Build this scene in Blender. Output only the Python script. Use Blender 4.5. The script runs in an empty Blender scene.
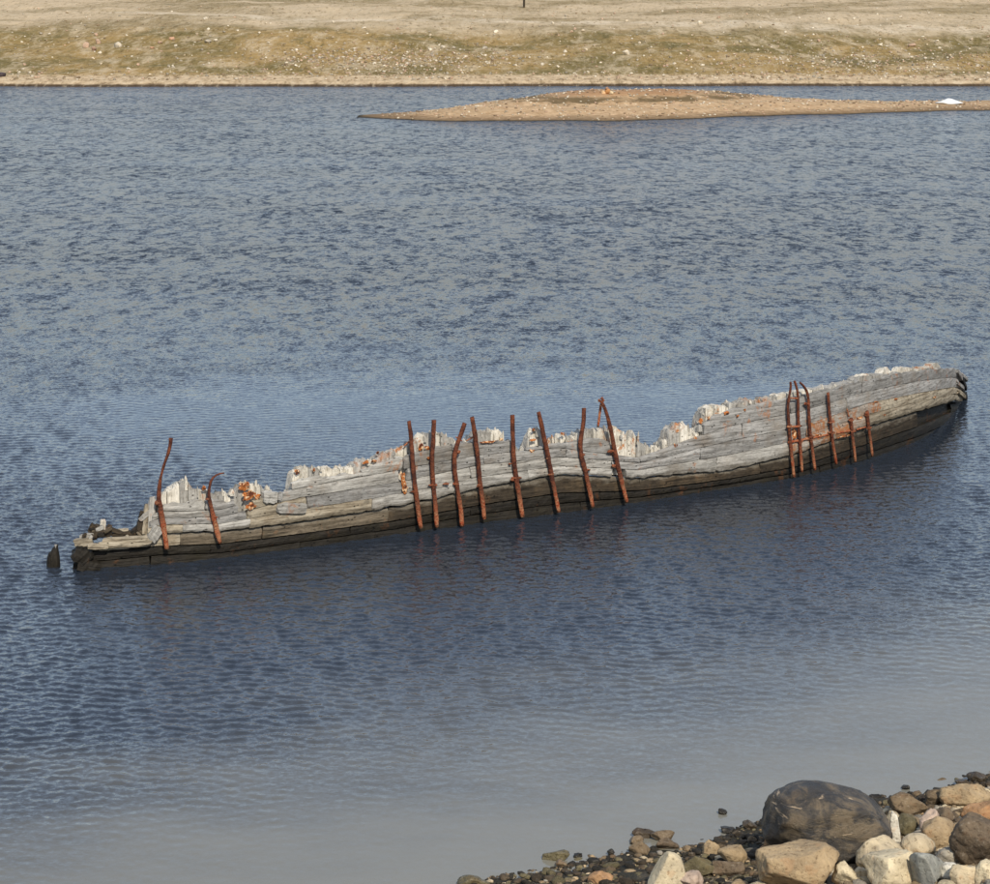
import bpy, math, random
import numpy as np
from mathutils import Vector, noise as mnoise

SC = bpy.context.scene
COL = SC.collection
R = random.Random(7)
NR = np.random.default_rng(7)

# ------------------------------------------------------------------ camera
F, CX, CY, CH = 2600.0, 495.0, 442.0, 13.5       # focal length and centre in photo pixels, camera height
PITCH = math.atan(482.0 / F)
cam = bpy.data.cameras.new("camera")
cam.sensor_width = 36.0
cam.lens = 36.0 * F / 990.0
cam.clip_start = 0.5
cam.clip_end = 12000
camo = bpy.data.objects.new("camera", cam)
COL.objects.link(camo)
camo.location = (0, 0, CH)
camo.rotation_euler = (math.pi / 2 - PITCH, 0, 0)
SC.camera = camo

# ------------------------------------------------------------------ sky and sun
SUN_EL, SUN_AZ = math.radians(41), math.radians(180 - 17)     # azimuth measured from +Y towards +X
W = bpy.data.worlds.new("World")
SC.world = W
W.use_nodes = True
wn = W.node_tree
sky = wn.nodes.new("ShaderNodeTexSky")
sky.sky_type = 'NISHITA'
sky.sun_disc = False
sky.sun_elevation = SUN_EL
sky.sun_rotation = SUN_AZ
sky.air_density = 1.0
sky.dust_density = 1.0
sky.ozone_density = 1.0
bg = wn.nodes["Background"]
veil = wn.nodes.new("ShaderNodeMix")            # thin even veil of high haze over the clear sky
veil.data_type = 'RGBA'
veil.inputs[0].default_value = 0.6
veil.inputs[7].default_value = (2.2, 2.5, 3.05, 1)
wn.links.new(sky.outputs[0], veil.inputs[6])
wn.links.new(veil.outputs[2], bg.inputs[0])
bg.inputs[1].default_value = 0.15
sun = bpy.data.lights.new("sun", 'SUN')
sun.energy = 3.0
sun.angle = math.radians(2.0)
sun.color = (1.0, 0.91, 0.77)
suno = bpy.data.objects.new("sun", sun)
COL.objects.link(suno)
sd = Vector((math.sin(SUN_AZ) * math.cos(SUN_EL), math.cos(SUN_AZ) * math.cos(SUN_EL), math.sin(SUN_EL)))
suno.rotation_euler = (-sd).to_track_quat('-Z', 'Y').to_euler()
suno.location = (0, 0, 60)
SC.view_settings.view_transform = 'Standard'
SC.view_settings.look = 'None'
SC.view_settings.exposure = 0.50

# ------------------------------------------------------------------ projection helpers
SP, CP = math.sin(PITCH), math.cos(PITCH)


def ray(px, py):
    a, b = (px - CX) / F, (CY - py) / F
    return np.array([a, CP + b * SP, -SP + b * CP])


def at(px, py, z=0.0):
    d = ray(px, py)
    t = (z - CH) / d[2]
    return d[0] * t, d[1] * t


def fbm(x, y, z=0.0, o=4):
    return mnoise.fractal(Vector((x, y, z)), 1.0, 2.0, o)


# ------------------------------------------------------------------ object helpers
def mesh_obj(name, verts, faces, mat=None, parent=None, smooth=False, loc=None):
    me = bpy.data.meshes.new(name)
    me.from_pydata([tuple(v) for v in verts], [], [tuple(f) for f in faces])
    if mat:
        me.materials.append(mat)
    if smooth:
        me.polygons.foreach_set("use_smooth", [True] * len(me.polygons))
    o = bpy.data.objects.new(name, me)
    COL.objects.link(o)
    if parent:
        o.parent = parent
    if loc is not None:
        o.location = loc
    return o


def np_mesh(name, V, Q, mat, smooth=True):
    me = bpy.data.meshes.new(name)
    me.vertices.add(len(V))
    me.vertices.foreach_set("co", np.asarray(V, np.float32).ravel())
    k = Q.shape[1]
    me.loops.add(Q.size)
    me.loops.foreach_set("vertex_index", Q.astype(np.int32).ravel())
    me.polygons.add(len(Q))
    me.polygons.foreach_set("loop_start", np.arange(0, Q.size, k, dtype=np.int32))
    me.polygons.foreach_set("use_smooth", np.full(len(Q), smooth))
    me.update()
    me.validate()
    me.materials.append(mat)
    o = bpy.data.objects.new(name, me)
    COL.objects.link(o)
    return o


def vec_attr(o, name, data):
    a = o.data.attributes.new(name, 'FLOAT_VECTOR', 'POINT')
    a.data.foreach_set("vector", np.asarray(data, np.float32).ravel())


def tag(o, label, cat, group=None, kind=None):
    o["label"] = label
    o["category"] = cat
    if group:
        o["group"] = group
    if kind:
        o["kind"] = kind
    return o


def empty(name, loc, rz=0):
    o = bpy.data.objects.new(name, None)
    o.empty_display_size = 0.3
    o.location = loc
    o.rotation_euler.z = rz
    COL.objects.link(o)
    return o


def grid_faces(nr, nc):
    i = np.arange(nr - 1)[:, None] * nc + np.arange(nc - 1)[None, :]
    return np.stack([i, i + 1, i + nc + 1, i + nc], -1).reshape(-1, 4)


# ------------------------------------------------------------------ material helpers
class Mat:
    def __init__(s, name):
        s.m = bpy.data.materials.new(name)
        s.m.use_nodes = True
        s.t = s.m.node_tree
        s.b = s.t.nodes["Principled BSDF"]

    def n(s, typ, ins=None, **props):
        nd = s.t.nodes.new("ShaderNode" + typ)
        for k, v in props.items():
            setattr(nd, k, v)
        for k, v in (ins or {}).items():
            s.set(nd.inputs[k], v)
        return nd

    def set(s, sock, v):
        if isinstance(v, bpy.types.NodeSocket):
            s.t.links.new(v, sock)
        elif isinstance(v, bpy.types.Node):
            s.t.links.new(v.outputs[0], sock)
        else:
            if isinstance(v, tuple) and len(v) == 3 and sock.type == 'RGBA':
                v = v + (1,)
            sock.default_value = v

    def math(s, op, a, b=0.0, c=0.0, clamp=False):
        return s.n("Math", {0: a, 1: b, 2: c}, operation=op, use_clamp=clamp).outputs[0]

    def vmath(s, op, a, b=(0, 0, 0)):
        nd = s.n("VectorMath", {0: a}, operation=op)
        if op == 'SCALE':
            s.set(nd.inputs[3], b)
        else:
            s.set(nd.inputs[1], b)
        return nd.outputs[0]

    def noise(s, vec, scale, detail=4, rough=0.55, dist=0.0, color=False):
        nd = s.n("TexNoise", {"Vector": vec, "Scale": scale, "Detail": detail, "Roughness": rough, "Distortion": dist})
        return nd.outputs[1 if color else 0]

    def step(s, v, a, b):
        return s.n("MapRange", {0: v, 1: a, 2: b, 3: 0.0, 4: 1.0}, interpolation_type='SMOOTHSTEP').outputs[0]

    def mix(s, f, a, b, blend='MIX'):
        nd = s.n("Mix", data_type='RGBA', blend_type=blend)
        s.set(nd.inputs[0], f)
        s.set(nd.inputs[6], a)
        s.set(nd.inputs[7], b)
        return nd.outputs[2]

    def bump(s, h, strength=0.5, dist=0.02, normal=None):
        nd = s.n("Bump", {"Height": h, "Strength": strength, "Distance": dist})
        if normal:
            s.set(nd.inputs["Normal"], normal)
        return nd.outputs[0]

    def pos(s):
        return s.n("NewGeometry").outputs[0]

    def objco(s):
        return s.n("TexCoord").outputs[3]

    def attr(s, name):
        return s.n("Attribute", attribute_name=name).outputs[1]

    def out(s, color=None, rough=None, normal=None, spec=None):
        if color is not None:
            s.set(s.b.inputs["Base Color"], color)
        if rough is not None:
            s.set(s.b.inputs["Roughness"], rough)
        if normal is not None:
            s.set(s.b.inputs["Normal"], normal)
        if spec is not None:
            s.b.inputs["Specular IOR Level"].default_value = spec
        return s.m


def wood_material(name, dark, mid, pale, rust=0.5, stain=(0.16, 0.11, 0.06), stain_amt=0.4, rough=0.9, pits=1.0, rust_lo=0.585):
    m = Mat(name)
    g = m.attr("grain")
    rnd = m.n("ObjectInfo").outputs["Random"]
    off = m.n("CombineXYZ", {0: m.math('MULTIPLY', rnd, 37.0), 1: m.math('MULTIPLY', rnd, 91.0), 2: 0.0}).outputs[0]
    gg = m.vmath('ADD', g, off)
    streak = m.noise(m.vmath('MULTIPLY', gg, (0.9, 15, 15)), 1.0, 6, 0.65, 0.3)
    fine = m.noise(m.vmath('MULTIPLY', gg, (3.5, 50, 50)), 1.0, 4, 0.6)
    patch = m.noise(gg, 1.1, 5, 0.6)
    blot = m.noise(gg, 7.0, 4, 0.65)
    c = m.mix(m.step(streak, 0.36, 0.66), mid, pale)
    c = m.mix(m.math('MULTIPLY', m.step(patch, 0.42, 0.75), 0.55), c, pale)
    c = m.mix(m.math('MULTIPLY', m.step(blot, 0.5, 0.75), 0.5), c, mid)
    c = m.mix(m.math('MULTIPLY', m.step(patch, 0.52, 0.28), stain_amt), c, stain)
    c = m.mix(m.math('MULTIPLY', m.step(streak, 0.43, 0.33), 0.65), c, dark)
    c = m.mix(m.math('MULTIPLY', m.step(fine, 0.46, 0.32), 0.6), c, dark)
    mot = m.noise(m.vmath('MULTIPLY', gg, (4.0, 7.0, 7.0)), 1.0, 6, 0.72)
    c = m.mix(m.math('MULTIPLY', m.step(mot, 0.48, 0.36), 0.55), c, m.mix(0.35, dark, mid))
    vor = m.n("TexVoronoi", {"Vector": m.vmath('MULTIPLY', gg, (5.0, 8.0, 8.0)), "Scale": 1.0, "Randomness": 1.0})
    pit = m.math('MULTIPLY', m.math('MULTIPLY', m.step(vor.outputs[0], 0.16, 0.10), m.step(blot, 0.42, 0.52)), pits)
    c = m.mix(m.math('MULTIPLY', pit, 0.9), c, dark)
    p = m.pos()
    rm = m.math('MULTIPLY', m.step(m.noise(p, 1.4, 5, 0.7, 0.6), rust_lo, rust_lo + 0.07), m.step(m.noise(p, 6.0, 4, 0.7), 0.40, 0.55))
    rcol = m.mix(m.noise(p, 9.0, 3), (0.16, 0.045, 0.012), (0.52, 0.20, 0.05))
    c = m.mix(m.math('MULTIPLY', rm, rust), c, rcol)
    td = m.n("SeparateXYZ", {0: m.attr("tide")})
    tn = m.math('MULTIPLY_ADD', m.noise(m.vmath('MULTIPLY', gg, (2.5, 6.0, 6.0)), 1.0, 5, 0.7), 1.3, -0.65)
    c = m.mix(m.math('MULTIPLY', m.step(m.math('ADD', td.outputs[0], tn), 0.50, 1.0), 0.65), c, m.mix(fine, (0.02, 0.016, 0.01), (0.11, 0.09, 0.06)))
    c = m.mix(m.math('MULTIPLY', m.step(m.math('ADD', td.outputs[1], tn), 0.60, 1.05), 0.75), c, m.mix(streak, (0.09, 0.075, 0.05), (0.30, 0.27, 0.22)))
    val = m.math('MULTIPLY_ADD', rnd, 0.30, 0.85)
    c = m.mix(1.0, c, m.n("CombineColor", {0: val, 1: val, 2: val}).outputs[0], 'MULTIPLY')
    h = m.math('ADD', m.math('MULTIPLY', streak, 1.0), m.math('MULTIPLY', fine, 0.5))
    h = m.math('SUBTRACT', h, m.math('MULTIPLY', pit, 1.2))
    h = m.math('ADD', h, m.math('MULTIPLY', blot, 0.7))
    return m.out(c, rough, m.bump(h, 0.75, 0.03), 0.2)


M_GREY = wood_material("weathered_grey_wood", (0.05, 0.045, 0.04), (0.18, 0.174, 0.161), (0.355, 0.347, 0.327), 0.55)
M_PALE = wood_material("pale_bleached_wood", (0.08, 0.07, 0.06), (0.25, 0.24, 0.215), (0.44, 0.425, 0.385), 0.6, stain_amt=0.35)
M_WHITE = wood_material("white_splintered_wood", (0.14, 0.12, 0.09), (0.42, 0.385, 0.315), (0.68, 0.645, 0.56), 0.9, (0.25, 0.20, 0.13), 0.45, rust_lo=0.56)
M_STAINED = wood_material("rust_stained_wood", (0.05, 0.03, 0.02), (0.25, 0.21, 0.17), (0.45, 0.41, 0.35), 0.8, (0.30, 0.15, 0.07), 0.6, rust_lo=0.47)
M_TAN = wood_material("tan_stained_wood", (0.03, 0.025, 0.018), (0.20, 0.165, 0.115), (0.42, 0.37, 0.28), 0.3)
M_MUD = wood_material("mud_stained_wood", (0.012, 0.010, 0.007), (0.080, 0.064, 0.044), (0.19, 0.155, 0.11), 0.2, (0.05, 0.04, 0.02), 0.6)
M_BROWN = wood_material("dark_brown_wood", (0.008, 0.007, 0.005), (0.026, 0.020, 0.014), (0.060, 0.047, 0.032), 0.1)
M_WET = wood_material("wet_black_wood", (0.004, 0.004, 0.003), (0.012, 0.010, 0.0075), (0.026, 0.022, 0.016), 0.12, (0.024, 0.02, 0.008), 0.4, 0.6)


def iron_material():
    m = Mat("rusty_iron")
    p = m.pos()
    g = m.attr("grain")
    a = m.noise(p, 5.0, 6, 0.7)
    b = m.noise(p, 22.0, 4, 0.6)
    c = m.mix(m.step(a, 0.35, 0.65), (0.065, 0.022, 0.015), (0.19, 0.060, 0.028))
    low = m.step(m.n("SeparateXYZ", {0: g}).outputs[0], 0.62, 0.12)
    lc = m.mix(m.step(a, 0.40, 0.62), (0.36, 0.15, 0.075), (0.30, 0.06, 0.022))
    lc = m.mix(m.step(b, 0.5, 0.7), lc, (0.44, 0.25, 0.13))
    c = m.mix(low, c, lc)
    c = m.mix(m.math('MULTIPLY', m.step(b, 0.45, 0.3), 0.5), c, (0.03, 0.012, 0.009))
    return m.out(c, 0.85, m.bump(m.math('ADD', a, b), 1.0, 0.05), 0.2)


M_IRON = iron_material()


def rust_lump_material():
    m = Mat("flaking_rust")
    p = m.pos()
    a = m.noise(p, 6.0, 5, 0.7)
    c = m.mix(m.step(a, 0.42, 0.58), (0.09, 0.026, 0.014), (0.40, 0.135, 0.035))
    c = m.mix(m.step(m.noise(p, 14.0, 3), 0.54, 0.62), c, (0.6, 0.42, 0.25))
    return m.out(c, 0.9, m.bump(a, 0.8, 0.04), 0.2)


M_RUST = rust_lump_material()


def stone_material(name, tint_from_attr=False, rough=0.8):
    m = Mat(name)
    if tint_from_attr:
        t = m.attr("tint")
        p = m.pos()
    else:
        oi = m.n("ObjectInfo")
        t = oi.outputs["Color"]
        p = m.vmath('ADD', m.objco(), m.vmath('SCALE', oi.outputs["Location"], 3.7))
    a = m.noise(p, 2.6, 6, 0.62, 0.5)
    b = m.noise(p, 16.0, 5, 0.65)
    v = m.math('MULTIPLY_ADD', a, 1.7, 0.10)
    c = m.mix(1.0, t, m.n("CombineColor", {0: v, 1: v, 2: m.math('MULTIPLY_ADD', a, 1.55, 0.14)}).outputs[0], 'MULTIPLY')
    c = m.mix(m.math('MULTIPLY', m.step(b, 0.55, 0.72), 0.45), c, m.mix(0.45, t, (0.55, 0.48, 0.37)))
    c = m.mix(m.math('MULTIPLY', m.step(b, 0.46, 0.32), 0.75), c, m.mix(1.0, t, (0.30, 0.26, 0.22), 'MULTIPLY'))
    c = m.mix(m.math('MULTIPLY', m.step(m.noise(p, 4.3, 4), 0.58, 0.66), 0.2), c, m.mix(1.0, t, (1.15, 0.75, 0.5), 'MULTIPLY'))
    h = m.math('ADD', a, m.math('MULTIPLY', b, 0.45))
    return m.out(c, rough, m.bump(h, 0.9, 0.06), 0.25)


M_STONE = stone_material("shore_stone")
M_PEBBLE = stone_material("pebble_stone", True)
M_WETSTONE = stone_material("wet_stone", False, 0.35)
M_FARSTONE = stone_material("far_stone", True, 0.9)


def boulder_material():
    m = Mat("dark_banded_boulder")
    p = m.objco()
    a = m.noise(p, 1.6, 6, 0.62, 1.2)
    b = m.noise(m.vmath('MULTIPLY', p, (1.0, 1.0, 2.2)), 2.2, 7, 0.72, 0.5)
    f = m.noise(p, 22.0, 5, 0.7)
    c = m.mix(m.step(a, 0.40, 0.60), (0.038, 0.033, 0.027), (0.135, 0.103, 0.064))
    c = m.mix(m.step(b, 0.52, 0.38), c, (0.026, 0.024, 0.022))
    c = m.mix(m.math('MULTIPLY', m.step(b, 0.56, 0.62), 0.5), c, (0.12, 0.085, 0.05))
    st = m.noise(m.vmath('MULTIPLY', p, (1.3, 1.3, 6.5)), 1.5, 5, 0.6, 0.9)
    c = m.mix(m.math('MULTIPLY', m.step(st, 0.63, 0.68), 0.85), c, (0.45, 0.34, 0.22))
    c = m.mix(m.math('MULTIPLY', m.step(f, 0.55, 0.72), 0.3), c, (0.15, 0.13, 0.10))
    c = m.mix(m.math('MULTIPLY', m.step(f, 0.45, 0.3), 0.4), c, (0.012, 0.012, 0.012))
    h = m.math('ADD', m.math('MULTIPLY', b, 1.0), m.math('MULTIPLY', f, 0.25))
    return m.out(c, m.math('MULTIPLY_ADD', f, 0.3, 0.40), m.bump(h, 0.9, 0.07), 0.4)


M_BOULDER = boulder_material()

# ------------------------------------------------------------------ near shore line
S0 = np.array(at(490, 886))
S1 = np.array(at(990, 776))
SDIR = (S1 - S0) / np.linalg.norm(S1 - S0)
SN = np.array([SDIR[1], -SDIR[0]])          # points inland (towards the camera)


def shore_d(x, y):
    d = (x - S0[0]) * SN[0] + (y - S0[1]) * SN[1]
    s = (x - S0[0]) * SDIR[0] + (y - S0[1]) * SDIR[1]
    return d + 0.16 * np.sin(s * 1.15 + 0.6) + 0.10 * np.sin(s * 2.7 + 1.0)


def ground_z(x, y):
    d = shore_d(x, y)
    z = np.where(d > 0, 0.11 * d + 0.012 * np.clip(d, 0, 6) ** 2, 0.14 * d)
    far = np.clip(d - 6, 0, None)
    return z + 0.09 * far


# ------------------------------------------------------------------ water
def water_material():
    m = Mat("rippled_sea_water")
    p = m.pos()
    sep = m.n("SeparateXYZ", {0: p})
    x, y = sep.outputs[0], sep.outputs[1]
    flat = m.n("CombineXYZ", {0: x, 1: y, 2: 0.0}).outputs[0]
    # wind strength: sheltered strip along the near shore, sheltered pool behind the wreck, gust streaks farther out
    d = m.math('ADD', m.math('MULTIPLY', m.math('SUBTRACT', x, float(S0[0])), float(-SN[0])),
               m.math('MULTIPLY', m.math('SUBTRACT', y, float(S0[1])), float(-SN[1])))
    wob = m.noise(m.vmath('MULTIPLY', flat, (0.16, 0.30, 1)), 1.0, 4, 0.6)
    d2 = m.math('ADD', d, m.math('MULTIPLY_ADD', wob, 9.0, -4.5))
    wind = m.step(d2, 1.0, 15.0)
    lx = m.math('DIVIDE', m.math('SUBTRACT', x, 0.5), 12.5)
    ly = m.math('DIVIDE', m.math('SUBTRACT', y, 76.0), 9.0)
    rr = m.math('ADD', m.math('ADD', m.math('MULTIPLY', lx, lx), m.math('MULTIPLY', ly, ly)), m.math('MULTIPLY_ADD', wob, 4.0, -2.0))
    lee = m.step(rr, 0.05, 2.6)
    gust = m.noise(m.vmath('MULTIPLY', flat, (0.045, 0.11, 1)), 1.0, 5, 0.62, 0.4)
    gustv = m.math('MULTIPLY_ADD', m.step(gust, 0.32, 0.68), 0.55, 0.62)
    amp = m.math('MULTIPLY', m.math('MULTIPLY', m.math('MULTIPLY_ADD', wind, 0.85, 0.15), m.math('MULTIPLY_ADD', lee, 0.78, 0.22)), gustv)

    def slope(scale, sx, sy, off, det=3):
        v = m.vmath('ADD', m.vmath('MULTIPLY', flat, (sx, sy, 1)), (off, off * 1.7, off * 0.3))
        c = m.noise(v, scale, det, 0.62, 0.35, True)
        return m.vmath('SUBTRACT', c, (0.5, 0.5, 0.5))

    open_w = m.step(y, 66.0, 125.0)
    s = m.vmath('SCALE', slope(10.5, 0.8, 1.0, 3.0, 3), m.math('MULTIPLY_ADD', open_w, 1.3, 0.80))
    s = m.vmath('ADD', s, m.vmath('SCALE', slope(24.0, 0.9, 1.0, 11.0, 2), 0.35))
    s = m.vmath('ADD', s, m.vmath('SCALE', slope(3.4, 0.75, 0.75, 57.0, 3), m.math('MULTIPLY_ADD', open_w, 1.2, 0.30)))
    s = m.vmath('ADD', s, m.vmath('SCALE', slope(1.9, 1.0, 0.40, 23.0, 4), m.math('MULTIPLY', open_w, 1.9)))
    s = m.vmath('ADD', s, m.vmath('SCALE', slope(0.30, 0.8, 0.5, 43.0, 3), m.math('MULTIPLY', open_w, 0.5)))
    s = m.vmath('MULTIPLY', s, (0.8, 1.15, 0.0))
    s = m.vmath('SCALE', s, amp)
    nrm = m.vmath('NORMALIZE', m.vmath('ADD', m.n("NewGeometry").outputs[1], s))
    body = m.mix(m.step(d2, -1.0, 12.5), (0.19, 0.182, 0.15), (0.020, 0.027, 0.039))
    m.b.inputs["IOR"].default_value = 1.333
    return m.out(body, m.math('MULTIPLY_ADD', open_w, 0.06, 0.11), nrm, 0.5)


def build_water():
    a_in = np.linspace(-0.235, 0.235, 520)
    a_out = np.linspace(0.25, 2.2, 60)
    T = np.concatenate([-a_out[::-1], a_in, a_out])
    rows = [14.0]
    while rows[-1] < 330:
        dy = max(rows[-1] ** 2 / (CH * F) * 0.55, 0.03)
        rows.append(rows[-1] + (dy if rows[-1] > 36 else 0.25))
    Y = np.array(rows)
    YY, TT = np.meshgrid(Y, T, indexing='ij')
    XX = YY * TT
    Z = np.zeros_like(XX)
    d = -shore_d(XX, YY)
    wind = np.clip((d - 2.0) / 11.0, 0.0, 1.0)
    wind = 0.05 + 0.95 * wind * wind * (3 - 2 * wind)
    rr = ((XX - 0.5) / 12.5) ** 2 + ((YY - 76) / 9.0) ** 2
    lee = np.clip((rr - 0.35) / 1.1, 0, 1)
    A = wind * (0.35 + 0.65 * lee)
    step = np.maximum(np.gradient(Y)[:, None], 0.05)
    rg = np.random.default_rng(3)
    for k in range(64):
        L = 0.18 * (0.46 / 0.18) ** rg.random()
        th = math.radians(262) + rg.normal(0, 0.62)
        kx, ky = math.cos(th) * 2 * math.pi / L, math.sin(th) * 2 * math.pi / L
        sl = 0.0265 * (L / 0.4) ** 0.15
        am = sl * L / (2 * math.pi)
        fade = np.clip((L / np.maximum(step * abs(math.sin(th)), 0.02) - 2.2) / 2.8, 0, 1)
        ph = kx * XX + ky * YY + rg.random() * 6.28
        ph = ph + 0.9 * np.sin(0.21 * XX + 0.17 * YY + k)
        Z += am * fade * A * np.sin(ph)
    V = np.stack([XX, YY, Z], -1).reshape(-1, 3)
    o = np_mesh("water", V, grid_faces(len(Y), len(T)), water_material())
    o["kind"] = "structure"
    o["label"] = "dark blue rippled bay water with calm grey shallows near the shore"
    return o


build_water()


# ------------------------------------------------------------------ far shore
def far_z(x, y):
    y0 = 284.5 + 0.8 * math.sin(x * 0.05) + 0.4 * math.sin(x * 0.21 + 1)
    d = y - y0
    if d < 0:
        return 0.25 * d
    pts = ((0, 0), (2.0, 0.45), (8, 1.0), (14, 1.35), (80, 5.0), (150, 5.9), (330, 8.0), (800, 14), (1600, 24), (2800, 38))
    for (a, za), (b, zb) in zip(pts, pts[1:]):
        if d <= b:
            z = za + (zb - za) * (d - a) / (b - a)
            break
    else:
        z = 95
    k = min(1.0, max(0.0, (d - 8) / 25))
    z += k * (1.0 * fbm(x * 0.035, y * 0.022, 1.3, 4) + 0.26 * fbm(x * 0.15, y * 0.10, 4.1, 3))
    if d > 250:
        z += min(1, (d - 250) / 500) * 10 * fbm(x * 0.004, y * 0.004, 8.0, 4)
    z += 0.05 * fbm(x * 0.9, y * 0.6, 2.0, 2) * min(1, d / 4)
    return z


def hill_material():
    m = Mat("tundra_ground")
    p = m.pos()
    sep = m.n("SeparateXYZ", {0: p})
    x, y, z = sep.outputs[0], sep.outputs[1], sep.outputs[2]
    w1 = m.noise(m.vmath('MULTIPLY', p, (0.055, 0.030, 0)), 1.0, 6, 0.65, 0.6)
    w2 = m.noise(m.vmath('MULTIPLY', p, (0.30, 0.075, 0)), 1.0, 6, 0.72)
    w3 = m.noise(m.vmath('MULTIPLY', p, (0.9, 0.55, 0)), 1.0, 4, 0.7)
    dd = m.math('ADD', m.math('SUBTRACT', y, 284.5), m.math('MULTIPLY_ADD', w1, 16.0, -8.0))
    green = (0.170, 0.130, 0.048)
    brown = (0.32, 0.215, 0.085)
    pale = (0.50, 0.40, 0.26)
    veg = m.mix(m.step(w1, 0.40, 0.60), green, brown)
    veg = m.mix(m.math('MULTIPLY', m.step(w2, 0.48, 0.66), 0.75), veg, pale)
    veg = m.mix(m.math('MULTIPLY', m.step(w2, 0.46, 0.34), 0.55), veg, (0.10, 0.09, 0.035))
    up = m.mix(m.step(m.noise(m.vmath('MULTIPLY', p, (0.030, 0.028, 0)), 1.0, 6, 0.65), 0.42, 0.60), (0.47, 0.37, 0.24), (0.27, 0.205, 0.11))
    up = m.mix(m.math('MULTIPLY', m.step(w2, 0.5, 0.68), 0.5), up, (0.56, 0.46, 0.32))
    up = m.mix(m.math('MULTIPLY', m.step(w2, 0.45, 0.33), 0.4), up, (0.16, 0.14, 0.08))
    c = m.mix(m.step(dd, 55.0, 78.0), veg, up)
    # pale gravel track along the top of the bank
    tr = m.math('ABSOLUTE', m.math('SUBTRACT', m.math('ADD', y, m.math('MULTIPLY', x, 0.28)), m.math('MULTIPLY_ADD', w1, 34.0, 357.0)))
    c = m.mix(m.math('MULTIPLY', m.step(tr, 10.0, 3.0), m.math('MULTIPLY', m.step(w2, 0.35, 0.6), 0.75)), c, (0.56, 0.47, 0.34))
    # beach gravel and the wet edge
    bd = m.math('ADD', m.math('SUBTRACT', z, m.math('MULTIPLY', w3, 0.3)), m.math('MULTIPLY', w2, -0.25))
    beach = m.mix(m.step(w3, 0.35, 0.65), (0.36, 0.265, 0.16), (0.54, 0.42, 0.27))
    c = m.mix(m.step(bd, 0.80, 0.50), c, beach)
    c = m.mix(m.step(m.math('ADD', z, m.math('MULTIPLY', w3, 0.15)), 0.40, 0.20), c, (0.075, 0.05, 0.028))
    w4 = m.noise(m.vmath('MULTIPLY', p, (1.3, 0.20, 0)), 1.0, 5, 0.72, 0.3)
    c = m.mix(m.math('MULTIPLY', m.step(w4, 0.47, 0.36), 0.6), c, m.mix(1.0, c, (0.45, 0.42, 0.34), 'MULTIPLY'))
    c = m.mix(m.math('MULTIPLY', m.step(w4, 0.54, 0.66), 0.4), c, (0.46, 0.38, 0.26))
    c = m.mix(m.math('MULTIPLY', m.step(w3, 0.44, 0.32), 0.65), c, m.mix(1.0, c, (0.4, 0.37, 0.31), 'MULTIPLY'))
    c = m.mix(m.math('MULTIPLY', m.step(w3, 0.56, 0.68), 0.45), c, (0.52, 0.44, 0.32))
    return m.out(c, 1.0, m.bump(m.math('ADD', w3, w2), 0.7, 0.5), 0.1)


def build_hills():
    T = np.concatenate([-np.linspace(2.0, 0.26, 40), np.linspace(-0.25, 0.25, 300), np.linspace(0.26, 2.0, 40)])
    Y = [270.0, 278.0, 282.0]
    while Y[-1] < 3200:
        h = max(0.45, 0.0045 * (Y[-1] - 270))
        Y.append(Y[-1] + (h if Y[-1] < 700 else h * 4))
    Y = np.array(Y)
    V = np.empty((len(Y), len(T), 3))
    for i, yy in enumerate(Y):
        for j, t in enumerate(T):
            xx = yy * t
            V[i, j] = (xx, yy, far_z(xx, yy))
    o = np_mesh("hills", V.reshape(-1, 3), grid_faces(len(Y), len(T)), hill_material())
    o["kind"] = "structure"
    o["label"] = "low stony tundra hillside beyond the bay"


build_hills()


def far_hit(px, py):
    d = ray(px, py)
    t = 283.0 / d[1]
    while t < 2000:
        x, y, z = d[0] * t, d[1] * t, CH + d[2] * t
        if z <= far_z(x, y):
            return x, y, far_z(x, y)
        t += 0.4
    return x, y, z


# ------------------------------------------------------------------ spit
SPX = np.array([300, 340, 362, 420, 480, 600, 700, 800, 900, 990, 1200, 1600.])
SPB = np.array([117, 117.5, 118, 120.5, 121.3, 121.3, 118.5, 115, 112.5, 110.5, 107, 103.])
SPZ = np.array([-.3, -.15, 0.05, .36, .85, 1.90, 1.70, 0.85, 0.45, 0.36, 0.36, 0.36])
SPK = np.array([0.2, 0.2, 0.22, 0.45, 0.8, 1, 1, 0.8, 0.6, 0.6, 0.6, 0.6])
RX, RD = [], []
for a, b in zip(SPX, SPB):
    q = at(a, b)
    RX.append(q[0])
    RD.append(q[1])
RX, RD = np.array(RX), np.array(RD)


def spit_z(x, y):
    y0 = float(np.interp(x, RX, RD)) + 0.5 * math.sin(x * 0.35) + 0.3 * math.sin(x * 0.9 + 2)
    zr = float(np.interp(x, RX, SPZ))
    d = (y - y0) / float(np.interp(x, RX, SPK))
    hump = max(0.0, zr - 0.85)
    if d < 0:
        return 0.18 * d
    if d < 7:
        z = min(zr, 0.85) * (d / 7) ** 0.8
    elif d < 12:
        t = (d - 7) / 5
        z = min(zr, 0.85) + hump * t * t * (3 - 2 * t)
    elif d < 17:
        z = zr
    else:
        z = zr - (d - 17) * 0.16
    z += (0.10 * fbm(x * 0.3, y * 0.3, 3.0, 3) + 0.04 * fbm(x * 1.3, y * 1.1, 1.0, 2)) * min(1, max(0, d) / 3) * min(1, max(zr, 0) / 0.6)
    return z


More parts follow.
